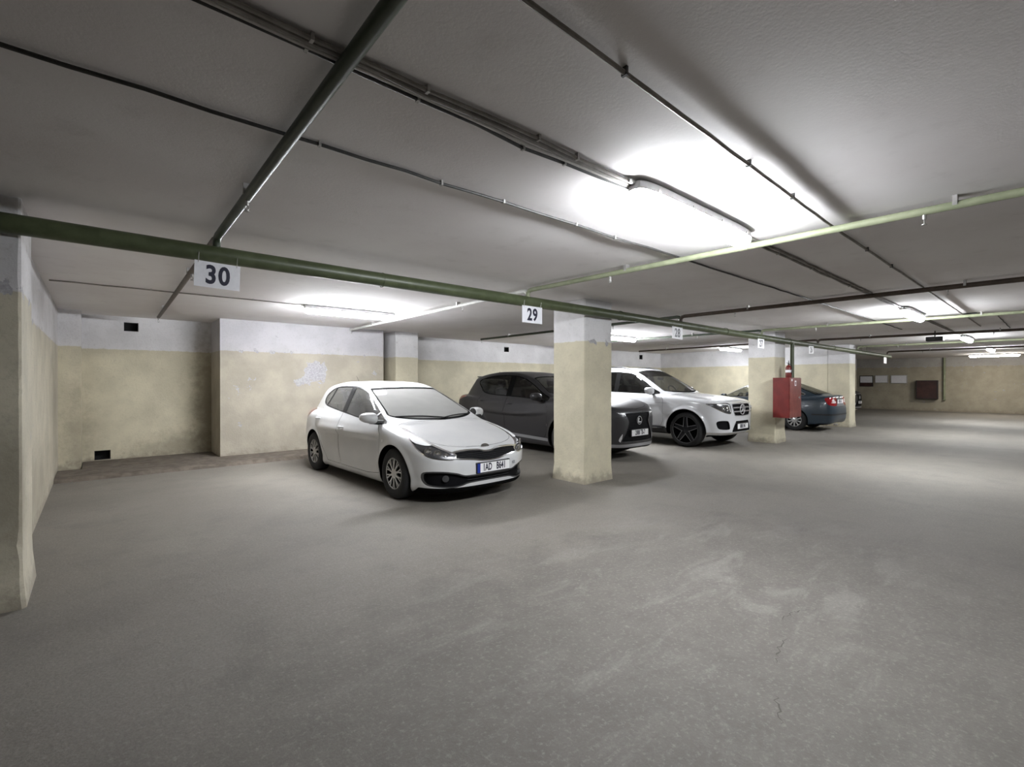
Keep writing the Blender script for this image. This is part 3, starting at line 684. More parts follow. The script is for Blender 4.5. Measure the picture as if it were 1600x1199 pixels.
def make_solid(s):
    low, lpl = SD2(catmull(s['low'], 6)), SD2(catmull([p for p in s['plan']] + [(p[0], -p[1]) for p in reversed(s['plan'][1:-1])], 6))
    gh, gpl = SD2(catmull(s['gh'], 6)), SD2(catmull([p for p in s['ghplan']] + [(p[0], -p[1]) for p in reversed(s['ghplan'][1:-1])], 6))
    wc = catmull(s['width'], 6, False); Wm = wc[:, 1].max(); zb = s['belt']; tum = s['tumble']
    def base(x, y, z):
        y = np.abs(y); y2 = y * y
        xs = x + s.get('nosewrap', 0.0) * y2 * np.clip((x - 0.6) / 0.8, 0, 1)
        Wz = np.interp(z, wc[:, 0], wc[:, 1]); yb = y
        for xw in s['axles']:
            r = np.sqrt((x - xw) ** 2 + (z - s['wz']) ** 2); yb = yb - s.get('flare', 0.012) * np.exp(-((r - s['arch']) / 0.045) ** 2)
        for z0, d, w in s.get('crease', ()): yb = yb - d * np.exp(-((z - z0 - 0.03 * x) / w) ** 2) * (np.abs(x) < 9)
        a = low(xs, z + s['crown'] * y2); b = lpl(x, yb + (Wm - Wz))
        f = smax(a, b, s.get('k', 0.10))
        wrap = s['wrap'] * y2 * np.tanh((x - s.get('wrapx', -0.6)) / 0.5)
        g = smax(gh(x + wrap, z + s['roofcrown'] * y2), gpl(x, y + tum * (z - zb)), s.get('kg', 0.09))
        return smin(f, g, 0.035)
    return base

def make_wheel(kind, rad, width, rim, tyre_m='rubber'):
    t = MB(); w = width / 2; rr = rim
    t.lathe([(rr - 0.012, -w * 0.86), (rr + 0.012, -w * 0.95), (rr + (rad - rr) * 0.45, -w), (rad - 0.022, -w * 0.90), (rad - 0.004, -w * 0.72), (rad, -w * 0.4), (rad, w * 0.4), (rad - 0.004, w * 0.72), (rad - 0.022, w * 0.90), (rr + (rad - rr) * 0.45, w), (rr + 0.012, w * 0.95), (rr - 0.012, w * 0.86)], 48)
    parts = {}
    b = MB().lathe([(rr, w * 0.80), (rr - 0.004, w * 0.88), (rr - 0.016, w * 0.88), (rr - 0.022, w * 0.70), (rr - 0.03, 0.0), (0.05, -0.02)], 40)
    sp = MB()
    def spoke(ang, prof, y0, y1):                   # prof: list of (radius, half width)
        poly = [(-hw, r) for r, hw in prof] + [(hw, r) for r, hw in reversed(prof)]
        sp.prism(poly, y0, y1, Matrix.Rotation(ang, 4, 'Y'))
    R0 = rr - 0.012
    if kind == 'multi':                              # 10 forked spokes (wheel cover)
        for k in range(10):
            a = 2 * math.pi * k / 10
            spoke(a, [(0.03, 0.010), (R0 * 0.55, 0.012), (R0 * 0.62, 0.010)], w * 0.70, w * 0.86)
            for s_ in (-1, 1):
                M = Matrix.Rotation(a, 4, 'Y'); x1 = s_ * R0 * 0.135
                sp.prism([(s_ * 0.002 - 0.008, R0 * 0.52), (x1 - 0.007, R0), (x1 + 0.007, R0), (s_ * 0.002 + 0.008, R0 * 0.52)], w * 0.70, w * 0.855, M)
        sp.lathe([(R0 - 0.012, w * 0.80), (R0 - 0.008, w * 0.88), (R0 + 0.008, w * 0.88), (R0 + 0.01, w * 0.80)], 40)
        sp.lathe([(0.001, w * 0.90), (0.05, w * 0.90), (0.062, w * 0.84), (0.064, w * 0.70)], 24); m = 'alloy_silver'
    elif kind == 'five':                             # five wide hollow spokes, dark with bright edges
        for k in range(5):
            a = 2 * math.pi * k / 5
            for s_ in (-1, 1):
                M = Matrix.Rotation(a, 4, 'Y')
                sp.prism([(s_ * 0.045 - 0.012, 0.05), (s_ * 0.028 - 0.010, R0), (s_ * 0.028 + 0.010, R0), (s_ * 0.045 + 0.012, 0.05)], w * 0.58, w * 0.80, M)
            sp.prism([(-0.04, 0.05), (-0.025, R0), (0.025, R0), (0.04, 0.05)], w * 0.55, w * 0.66, Matrix.Rotation(a, 4, 'Y'))
        sp.lathe([(0.001, w * 0.80), (0.035, w * 0.80), (0.07, w * 0.74), (0.075, w * 0.55)], 24); m = 'alloy_dark'
        ed = MB()
        for k in range(5):
            for s_ in (-1, 1):
                M = Matrix.Rotation(2 * math.pi * k / 5, 4, 'Y')
                ed.prism([(s_ * 0.055 - 0.005, 0.06), (s_ * 0.036 - 0.005, R0), (s_ * 0.036 + 0.005, R0), (s_ * 0.055 + 0.005, 0.06)], w * 0.79, w * 0.81, M)
        ed.lathe([(R0 + 0.002, w * 0.86), (R0 + 0.006, w * 0.90), (R0 + 0.011, w * 0.86)], 40); parts['edge'] = ed
    else:                                            # ten straight broad spokes
        for k in range(10): spoke(2 * math.pi * k / 10, [(0.04, 0.012), (R0 * 0.6, 0.018), (R0, 0.022)], w * 0.62, w * 0.82)
        sp.lathe([(R0 - 0.012, w * 0.78), (R0 - 0.008, w * 0.88), (R0 + 0.008, w * 0.88), (R0 + 0.01, w * 0.78)], 40)
        sp.lathe([(0.001, w * 0.84), (0.055, w * 0.84), (0.07, w * 0.78), (0.072, w * 0.6)], 24); m = 'alloy_silver'
    return t, b, sp, parts, m
def add_wheels(root, kind, axles, track, rad, width, rim):
    t, b, sp, parts, m = make_wheel(kind, rad, width, rim); proto = None
    for xw in axles:
        for s_ in (-1, 1):
            if proto is None:
                ty = t.build('wheel', 'rubber', root, True, 50)
                ch = [b.build('rim_barrel', 'gap_black', ty, True), sp.build('rim_spokes', m, ty, True, 30)]
                if 'edge' in parts: ch.append(parts['edge'].build('rim_edge', 'alloy_edge', ty, True, 30))
                proto = (ty, ch); o = ty
            else:
                o = proto[0].copy(); col.objects.link(o); o.parent = root
                for c in proto[1]: k = c.copy(); col.objects.link(k); k.parent = o
            o.location = (xw, s_ * track, rad); o.rotation_euler = (0, 0, 0 if s_ > 0 else math.pi)

def ellipse(cx, cz, a, b, n=28, rot=0):
    return [(cx + a * math.cos(t) * math.cos(rot) - b * math.sin(t) * math.sin(rot), cz + a * math.cos(t) * math.sin(rot) + b * math.sin(t) * math.cos(rot)) for t in [2 * math.pi * k / n for k in range(n)]]

class Car:
    def __init__(s, spec, root, h=0.018):
        s.spec = spec; s.root = root; s.F = make_solid(spec)
        xs = [p[0] for p in spec['low']]; zs = [p[1] for p in spec['gh']]
        P, N, T = mesh_implicit(s.F, (min(xs) - 3 * h, -1.5 * h, 0.05), (max(xs) + 3 * h, spec['ymax'], max(zs) + 3 * h), h)
        P, N, _, T = clip(P, N, T, P[:, 1] - 0.0); s.P, s.N, s.T = P, N, T
        for xw in spec['axles']:
            s.take(lambda P: np.maximum(np.sqrt((P[:, 0] - xw) ** 2 + (P[:, 2] - spec['wz']) ** 2) - spec['arch'], spec['well'] - P[:, 1]))
    def take(s, fld):
        P, N, i, o = clip(s.P, s.N, s.T, fld(s.P)); s.P, s.N, s.T = P, N, o
        return i
    def part(s, name, fld, m, sides=True, parent=None, offset=0.0, gap=0.0, skirt=False):
        """cut a panel out of the skin; sides: two mirrored objects, else one over both halves"""
        if gap: s.band(fld, -gap / 2, gap / 2, 'gap_black', 'panel_gap', sides, -.004)
        T = s.take(fld)
        if not len(T): return []
        sk = -offset if skirt else 0.0
        if sides: return [np_mesh(name, s.P, s.N, T, m, (parent[k] if parent else s.root), k, offset, sk) for k in (0, 1)]
        return [np_mesh(name, s.P, s.N, T, m, parent or s.root, 2, offset, sk)]
    def band(s, fld, a, b, m, name, sides=False, offset=0.0):
        P, N, i, o = clip(s.P, s.N, s.T, fld(s.P) - b); P, N, i2, T = clip(P, N, i, fld(P) - a)
        s.P, s.N, s.T = P, N, np.concatenate([o, i2])
        if not len(T): return []
        if sides: return [np_mesh(name, s.P, s.N, T, m, s.root, k, offset) for k in (0, 1)]
        return [np_mesh(name, s.P, s.N, T, m, s.root, 2, offset)]
    def finish(s, m, lower=None, under=0.24):
        sp = s.spec
        for xw in sp['axles']:
            ang = [R(-16 + 212 * k / 40) for k in range(41)]; R_ = sp['arch']
            for sg in (1, -1):
                mb = MB(); vs = []; fs = []
                for t in ang:
                    x, z = xw + R_ * math.cos(t), sp['wz'] + R_ * math.sin(t); y = s.hity(x, z)
                    if y < sp['well'] + .05 or y > sp['ymax']: y = sp['ymax'] - .16
                    vs += [(x, sg * (y - .001), z), (xw + (R_ + .012) * math.cos(t), sg * (y - .03), sp['wz'] + (R_ + .012) * math.sin(t)), (x, sg * sp['well'], z), (xw + .05 * math.cos(t), sg * (sp['well'] - .01), sp['wz'] + .05 * math.sin(t))]
                for k in range(40):
                    for j in range(3): a = k * 4 + j; fs.append((a, a + 4, a + 5, a + 1))
                mb.add(vs, fs).build('wheel_arch_lining', 'gap_black', s.root, True, 60)
        s.part('underbody', lambda P: np.maximum(P[:, 2] - under, np.abs(P[:, 1]) - (sp['ymax'] - 0.17)), 'gap_black', False)
        if lower: s.part('sill_cladding', lower[0], lower[1], False)
        np_mesh('body_shell', s.P, s.N, s.T, m, s.root, 2)
    def hit(s, y, z, front=1, x0=None):               # surface x at (y, z) seen from the front or rear
        xs = np.linspace(3.2, 0.5, 1400) * front; f = s.F(xs, np.full_like(xs, abs(y)), np.full_like(xs, z)); k = np.argmax(f < 0); return xs[k]
    def hity(s, x, z):
        ys = np.linspace(1.3, 0.2, 1000); f = s.F(np.full_like(ys, x), ys, np.full_like(ys, z)); return ys[np.argmax(f < 0)]

def licence_plate(car, y, z, w, h, txt, front=1, blue=0.0, tilt=0, glyphs=None, ink='sign_ink', sx=0.62):
    xf = max(car.hit(y + k * w / 2, z, front) * front for k in (-1, 0, 1)) * front + 0.012 * front
    M0 = Matrix.Translation((xf, y, z)) @ (Matrix.Rotation(R(90), 4, 'Z') if front > 0 else Matrix.Rotation(R(-90), 4, 'Z')) @ Matrix.Rotation(R(90), 4, 'X')
    fr = MB().rbox(-w / 2 - 0.01, w / 2 + 0.01, -h / 2 - 0.01, h / 2 + 0.01, -0.045, -0.001, 0.006, M0).build('licence_plate', 'black_plastic', car.root)
    MB().box(-w / 2 + blue, w / 2, -h / 2, h / 2, -0.001, 0.001, M0).build('plate_face', 'plate_white', fr)
    if blue: MB().box(-w / 2, -w / 2 + blue, -h / 2, h / 2, -0.001, 0.0012, M0).build('plate_band', 'plate_blue', fr)
    for dx, s_ in txt:
        text_obj(s_, h * 1.08, ink, fr, M0 @ Matrix.Translation((dx, 0, 0.0012)), 0.0006, sx, 0.030, 'plate_lettering')
    return fr, M0

def door_handle(car, x, z, parents, m, L=0.19):
    for k, sg in ((0, 1), (1, -1)):
        y = car.hity(x, z); n = 9; mb = MB()
        mb.tube([(x + L * (t - 0.5), sg * (y + 0.006 + 0.026 * math.sin(math.pi * t)), z + 0.01 * (t - 0.5) * 0) for t in [i / (n - 1) for i in range(n)]], [0.006 + 0.009 * math.sin(math.pi * i / (n - 1)) ** 0.5 for i in range(n)], 8)
        mb.build('door_handle', m, parents[k], True)
        cup = MB(); cup.prism(ellipse(0, 0, L * 0.32, 0.026, 18), -0.004, 0.004, Matrix.Translation((x, sg * (y + 0.0015), z - 0.012))); cup.build('handle_recess', 'headlight_dark' if m != 'graphite_paint' else 'gap_black', parents[k], True)

def wing_mirror(car, x, y, z, m, size=(0.10, 0.13, 0.08), foot_x=0.0, fold=0):
    """egg shaped housing whose flat rear carries the glass"""
    for k, sg in ((0, 1), (1, -1)):
        mb = MB(); vs = []; fs = []; nu, nv = 14, 20; sx_, sy_, sz_ = size; x0, y0 = x, y
        Fm = Matrix.Translation((x - .05, sg * (y - sy_ * .9), 0)) @ Matrix.Rotation(R(sg * 82), 4, 'Z') @ Matrix.Translation((.05 - x, -sg * (y - sy_ * .9), 0)) if sg == fold else Matrix.Identity(4)   # folded in
        for i in range(nu + 1):
            t = i / nu; px = -0.55 + 1.55 * t; rr = math.sqrt(max(0, 1 - max(0, px) ** 2.2)) if px > 0 else 1 - 0.06 * (px / 0.55) ** 2
            for j in range(nv):
                w = 2 * math.pi * j / nv; cc, ss = math.cos(w), math.sin(w)
                ey = math.copysign(abs(cc) ** 0.75, cc) * rr; ez = math.copysign(abs(ss) ** 0.8, ss) * rr * (1 - 0.18 * ey)
                vs.append(Fm @ Vector((x + px * sx_, sg * (y + ey * sy_), z + ez * sz_ + 0.01 * ey)))
        for i in range(nu):
            for j in range(nv): q = (j + 1) % nv; fs.append((i * nv + j, i * nv + q, (i + 1) * nv + q, (i + 1) * nv + j))
        fs.append(tuple(range(nv - 1, -1, -1)))
        hs = mb.add(vs, fs).build('wing_mirror', m, car.root, True, 60)
        MB().prism([(px * sy_ * 0.86, pz * sz_ * 0.86) for px, pz in ellipse(0, 0, 1, 0.95, 20)], -0.002, 0.002, Fm @ Matrix.Translation((x - 0.555 * sx_ - 0.002, sg * y, z)) @ Matrix.Rotation(R(90), 4, 'Z')).build('mirror_glass', 'chrome', hs)
        yb = car.hity(x - 0.02 + foot_x, z - sz_ * 0.9)
        MB().tube([(x - 0.01 + foot_x, sg * (yb - 0.03), z - sz_ * 1.0), (x, sg * (y - sy_ * 0.75), z - sz_ * 0.85), (x - (0.05 if sg == fold else 0), sg * (y - sy_ * (0.6 if sg == fold else 0.1)), z - sz_ * 0.8)], [0.035, 0.03, 0.022], 10).build('mirror_foot', 'black_plastic', hs, True)

def seats(car, xf, xr, zs, w=0.36, m='seat_fabric'):
    def seat(x, y, wd, nm, two=False):
        e = MB().rbox(x - 0.05, x + 0.48, y - wd / 2, y + wd / 2, zs - 0.28, zs - 0.12, 0.04).build(nm, m, car.root, True)
        Mb = Matrix.Translation((x, y, zs - 0.15)) @ Matrix.Rotation(R(-14), 4, 'Y')
        MB().rbox(-0.07, 0.06, -wd / 2, wd / 2, 0, 0.58, 0.045, Mb).build('backrest', m, e, True)
        for q in ((-wd * 0.3, wd * 0.3) if two else (0,)):
            MB().rbox(-0.06, 0.03, q - 0.12, q + 0.12, 0.62, 0.78, 0.04, Mb).build('headrest', m, e, True)
    for y in (-w, w): seat(xf, y, 0.48, 'front_seat')
    seat(xr, 0, 1.22, 'rear_bench', True)
def dash(car, x0, x1, z, w=0.66):
    d = MB().rbox(x0, x1, -w, w, z - 0.32, z, 0.05).build('dashboard', 'black_plastic', car.root, True)
    Ms = Matrix.Translation((x0 - 0.16, 0.36, z + 0.01)) @ Matrix.Rotation(R(62), 4, 'Z') @ Matrix.Rotation(0, 4, 'X')
    Ms = Matrix.Translation((x0 - 0.14, 0.36, z + 0.02)) @ Matrix.Rotation(R(90), 4, 'Z') @ Matrix.Rotation(R(-25), 4, 'X')
    prof = [(0.185 + 0.016 * math.cos(t), 0.016 * math.sin(t)) for t in [2 * math.pi * k / 8 for k in range(8)]]
    MB().lathe(prof, 28, Ms, True).box(-0.18, 0.18, -0.01, 0.015, -0.03, 0.03, Ms).build('steering_wheel', 'black_plastic', d, True)

def wiper(car, pts, m='black_plastic'):
    MB().tube(pts, 0.008, 6).build('wiper', m, car.root)

# ---- white five-door hatchback
def hatchback(root):
    hl = corner_field([(0.16, 0.535), (0.12, 0.565), (0.13, 0.602), (0.26, 0.655), (0.46, 0.728), (0.68, 0.808), (0.88, 0.868), (0.78, 0.805), (0.66, 0.715), (0.54, 0.628), (0.42, 0.570), (0.28, 0.545)], 1.8, 1.15, 4)
    gr = front_field([(0.0, 0.608), (0.07, 0.612), (0.13, 0.628), (0.30, 0.636), (0.46, 0.628), (0.525, 0.604), (0.53, 0.570), (0.48, 0.545), (0.26, 0.522), (0.13, 0.500), (0.0, 0.494)], 1.7, 4)
    it = front_field([(0.0, 0.340), (0.32, 0.340), (0.40, 0.350), (0.48, 0.378), (0.62, 0.402), (0.76, 0.400), (0.785, 0.36), (0.76, 0.265), (0.70, 0.232), (0.52, 0.215), (0.40, 0.232), (0.30, 0.255), (0.0, 0.262)], 1.5, 3)
    spec = dict(
        low=[(2.12, .155), (2.185, .22), (2.205, .34), (2.205, .43), (2.185, .51), (2.125, .60), (2.04, .662), (1.85, .745), (1.55, .84), (1.25, .905), (1.0, .94), (.2, .99), (-.8, 1.02), (-1.6, 1.03), (-1.95, 1.0), (-2.04, .86), (-2.08, .66), (-2.085, .45), (-2.05, .28), (-1.95, .19), (-1.2, .16), (0, .155), (1.3, .155)],
        gh=[(1.24, .90), (1.0, 1.0), (.62, 1.158), (.15, 1.352), (-.02, 1.405), (-.25, 1.448), (-.6, 1.468), (-1.0, 1.462), (-1.4, 1.425), (-1.66, 1.385), (-1.76, 1.345), (-1.84, 1.22), (-1.96, 1.03), (-1.98, .85), (-1.6, .75), (0.6, .75), (1.2, .78)],
        plan=[(-2.085, 0), (-2.075, .40), (-2.02, .66), (-1.9, .79), (-1.6, .86), (-1.0, .885), (0, .89), (1.0, .888), (1.45, .88), (1.75, .84), (1.96, .745), (2.10, .56), (2.18, .31), (2.205, 0)],
        ghplan=[(-2.0, 0), (-1.97, .40), (-1.88, .62), (-1.55, .735), (-1.0, .80), (-.3, .83), (.4, .83), (.85, .80), (1.12, .72), (1.28, .45), (1.33, 0)],
        width=[(.10, .80), (.20, .845), (.30, .858), (.42, .880), (.56, .890), (.72, .886), (.85, .868), (.96, .838), (1.1, .80)],
        belt=0.95, tumble=0.50, crown=0.085, roofcrown=0.06, wrap=0.16, k=0.11, kg=0.11, flare=0.014,
        axles=(1.325, -1.325), wz=0.315, arch=0.362, well=0.50, ymax=0.96)
    c = Car(spec, root, 0.016)
    lin = np.linspace
    # glazing
    dlo = [(.985, .905), (.80, 1.005), (.52, 1.135), (.22, 1.268), (0.0, 1.338), (-.30, 1.375), (-.75, 1.378), (-1.08, 1.352), (-1.28, 1.288), (-1.375, 1.215), (-1.33, 1.135), (-1.18, 1.085), (-.9, 1.055), (-.4, 1.015), (.2, .965), (.7, .922)]
    day = catmull(dlo, 5)
    dl = lambda P: np.maximum(sdpoly(P[:, 0], P[:, 2], day), .45 - np.abs(P[:, 1]))
    ws = front_field([(0, .935), (.35, .945), (.60, .972), (.685, 1.005), (.66, 1.07), (.595, 1.25), (.555, 1.345), (.50, 1.362), (.25, 1.372), (0, 1.375)], 0.02, 3)
    c.band(dl, -0.004, 0.010, 'black_plastic', 'window_seal', True)
    inter = lambda f, g: (lambda P: np.maximum(f(P), g(P)))
    xcut = lambda a, b: (lambda P: np.maximum(P[:, 0] - b, a - P[:, 0]))
    bp = lambda P: P[:, 0] + 0.10 * (P[:, 2] - 1.0)          # leaning pillars
    wx = lambda a, b: (lambda P: np.maximum(bp(P) - b, a - bp(P)))
    pil = inter(dl, wx(-.36, -.22)); c.part('door_pillar', pil, 'black_plastic')
    pil = inter(dl, lambda P: np.abs(P[:, 0] - 0.35 * (P[:, 2] - 1.0) + 1.145) - 0.022); c.part('quarter_pillar', pil, 'black_plastic')
    pil = inter(dl, lambda P: np.abs(P[:, 0] - .715) - 0.014); c.part('mirror_pillar', pil, 'black_plastic')
    wl = {}
    wl['q'] = c.part('quarter_window', inter(dl, lambda P: P[:, 0] - 0.35 * (P[:, 2] - 1.0) + 1.145), 'glass_side_dusty', offset=-.006)
    wl['r'] = c.part('rear_side_window', inter(dl, lambda P: bp(P) + .3), 'glass_side_dusty', offset=-.006)
    wl['m'] = c.part('mirror_corner_window', inter(dl, lambda P: .715 - P[:, 0]), 'glass_side_dusty', offset=-.006)
    wl['f'] = c.part('front_side_window', dl, 'glass_side_dusty', offset=-.006)
    c.band(ws, -0.022, 0.0, 'gap_black', 'windscreen_border', offset=-.002)
    c.part('windscreen', ws, 'glass_dusty', False, offset=-.003)
    rw = front_field([(0, 1.06), (.45, 1.07), (.55, 1.10), (.52, 1.25), (.44, 1.33), (0, 1.345)], 1.6, 3, -1)
    c.part('rear_window', rw, 'glass_dark', False, offset=-.003)
    # lights, grille, intakes
    c.band(hl, -0.010, 0.002, 'chrome', 'headlight_rim', True)
    drl = corner_field([(0.36, .715), (0.46, .745), (0.68, .825), (0.90, .885), (0.80, .825), (0.665, .742), (0.56, .712), (.45, .700)], 1.8, 1.15, 2)
    tip = c.part('daylight_strip', lambda P: np.maximum(hl(P), drl(P)), 'headlight_white')
    lens = c.part('headlight', hl, 'headlight_dark', True, offset=-.012, skirt=True)
    for k in (0, 1): tip[k].parent = lens[k]
    c.band(gr, -0.012, 0.004, 'chrome', 'grille_frame', offset=.004)
    grl = c.part('grille', gr, 'grille_black', False, offset=-.018, skirt=True)
    c.band(it, -0.010, 0.006, 'headlight_dark', 'intake_frame')
    itk = c.part('lower_intake', it, 'grille_black', False, offset=-.04, skirt=True)
    tl = corner_field([(.05, .80), (.05, .96), (.35, 1.0), (.62, .99), (.60, .86), (.35, .80)], 1.75, 1.4, 3, -1)
    c.part('tail_light', tl, 'lamp_red')
    # panels
    hood = top_field([(2.05, 0), (2.01, .32), (1.90, .55), (1.72, .66), (1.45, .68), (1.18, .70), (1.12, .62), (1.17, .3), (1.19, 0)], lambda P: np.full(len(P), .6), 3)
    c.part('bonnet', hood, 'white_paint_dusty', False, gap=.005)
    fd = side_field([(.86, .90), (.985, .78), (.985, .45), (.93, .27), (.6, .235), (-.28, .235), (-.30, .6), (-.30, 1.02), (-.24, 1.385), (.0, 1.36), (.4, 1.20)], .5, 1)
    rd = side_field([(-.31, 1.02), (-.31, .235), (-.80, .235), (-.93, .42), (-1.06, .62), (-1.26, .78), (-1.30, .95), (-1.22, 1.06), (-1.06, 1.37), (-.6, 1.40), (-.25, 1.39)], .5, 1)
    f_ = c.part('front_door', fd, 'white_paint_dusty', gap=.005); r_ = c.part('rear_door', rd, 'white_paint_dusty', gap=.005)
    for a, b in ((wl['f'], f_), (wl['m'], f_), (wl['r'], r_)):
        for k in range(len(a)): a[k].parent = b[k]
    bl = np.array([(2.6, .0), (2.6, .155), (1.0, .155), (1.0, 0)])
    c.finish('white_paint_dusty', under=.21)
    door_handle(c, -.15, .80, f_, 'white_paint_dusty'); door_handle(c, -1.16, .872, r_, 'white_paint_dusty', .17)
    wing_mirror(c, .86, .965, .985, 'white_paint_dusty', (.105, .115, .07), .02, fold=1)
    add_wheels(root, 'multi', (1.325, -1.325), .775, .315, .205, .205)
    # headlight inside: projector rings and chrome steps
    for k, sg in ((0, 1), (1, -1)):
        for (y, z, r_px) in ((.735, .640, .044), (.655, .615, .046), (.575, .592, .028)):
            x = c.hit(y, z); n = 16; M = Matrix.Translation((x - .018, sg * y, z)) @ Matrix.Rotation(R(-90 + sg * (28 if y < .6 else 40)), 4, 'Z')
            MB().lathe([(r_px, 0), (r_px, .018), (r_px * .82, .018), (r_px * .7, .004), (r_px * .45, .006), (.001, .016)], n, M).build('projector', 'chrome', lens[k], True)
    # grille slats
    for z in (.525, .547, .568, .590, .611):
        w = .46 if z > .54 else .22
        MB().tube([(c.hit(y, z) - .012, y, z) for y in lin(-w, w, 17)], .0028, 5).build('grille_slat', 'headlight_dark', grl[0])
    for z in (.285, .315): MB().tube([(c.hit(y, z) - .02, y, z) for y in lin(-.33, .33, 13)], .004, 5).build('intake_slat', 'black_plastic', itk[0])
    for sg in (1, -1):
        x = c.hit(.58, .32); MB().lathe([(.04, 0), (.04, .012), (.03, .014), (.001, .018)], 16, Matrix.Translation((x - .03, sg * .58, .32)) @ Matrix.Rotation(R(-90 + sg * 30), 4, 'Z')).build('fog_light', 'lamp_clear' if False else 'headlight_dark', itk[0], True)
    # badge with lettering
    x = c.hit(0, .655); Mb = Matrix.Translation((x + .004, 0, .655)) @ Matrix.Rotation(R(-22), 4, 'Y') @ Matrix.Rotation(R(90), 4, 'Z') @ Matrix.Rotation(R(90), 4, 'X')
    bd_ = MB(); bd_.prism(ellipse(0, 0, .066, .032, 28), -.003, .004, Mb @ Matrix.Rotation(R(90), 4, 'X')); b_ = bd_.build('badge', 'chrome', root, True)
    MB().prism(ellipse(0, 0, .059, .026, 28), -.006, -.0042, Mb @ Matrix.Rotation(R(90), 4, 'X') @ Matrix.Rotation(0, 4, 'X')).build('badge_field', 'gap_black', b_)
    text_obj('KIA', .040, 'chrome', b_, Mb @ Matrix.Translation((0, 0, .0055)), .001, 1.1, .02, 'badge_lettering')
    pl, M0 = licence_plate(c, .04, .415, .52, .112, ((-.105, '1AD'), (.115, 'B641')), 1, .045)
    text_obj('CZ', .05, 'sign_ink', root, Matrix.Translation((c.hit(.40, .42) + .004, .405, .42)) @ Matrix.Rotation(R(90 + 14), 4, 'Z') @ Matrix.Rotation(R(90), 4, 'X'), .0005, .8, 0, 'country_sticker')
    # wipers, antenna, indicator, white windscreen sticker
    def on_glass(y, z): return (c.hit(y, z) + .012, y, z)
    for y0, y1, z0, z1 in ((-.10, .60, .945, .985), (-.62, .10, .99, .955)):
        wiper(c, [on_glass(y0 + (y1 - y0) * t, z0 + (z1 - z0) * t + .015 * math.sin(math.pi * t)) for t in lin(0, 1, 9)])
    MB().tube([(-1.45, 0.0, 1.40), (-1.50, 0, 1.45), (-1.62, 0, 1.56)], [.012, .004, .002], 6).build('antenna', 'black_plastic', root)
    for sg in (1, -1):
        y = c.hity(1.06, .70); MB().rbox(-.012, .012, -.004, .004, -.018, .018, .003, Matrix.Translation((1.06, sg * y, .70))).build('side_indicator', 'headlight_white', root)
    seats(c, -.05, -.85, .72); dash(c, .62, 1.0, .93)
    return c

inter = lambda *fs: (lambda P: np.maximum.reduce([f(P) for f in fs]))
def xband(a, b, lean=0.0, z0=1.0): return lambda P: np.abs(P[:, 0] + lean * (P[:, 2] - z0) - (a + b) / 2) - (b - a) / 2
def slats(c, par, zs, w, r, m, d, n=15, name='grille_slat'):
    for z in zs: MB().tube([(c.hit(y, z) + d, y, z) for y in np.linspace(-w, w, n)], r, 6).build(name, m, par, True)

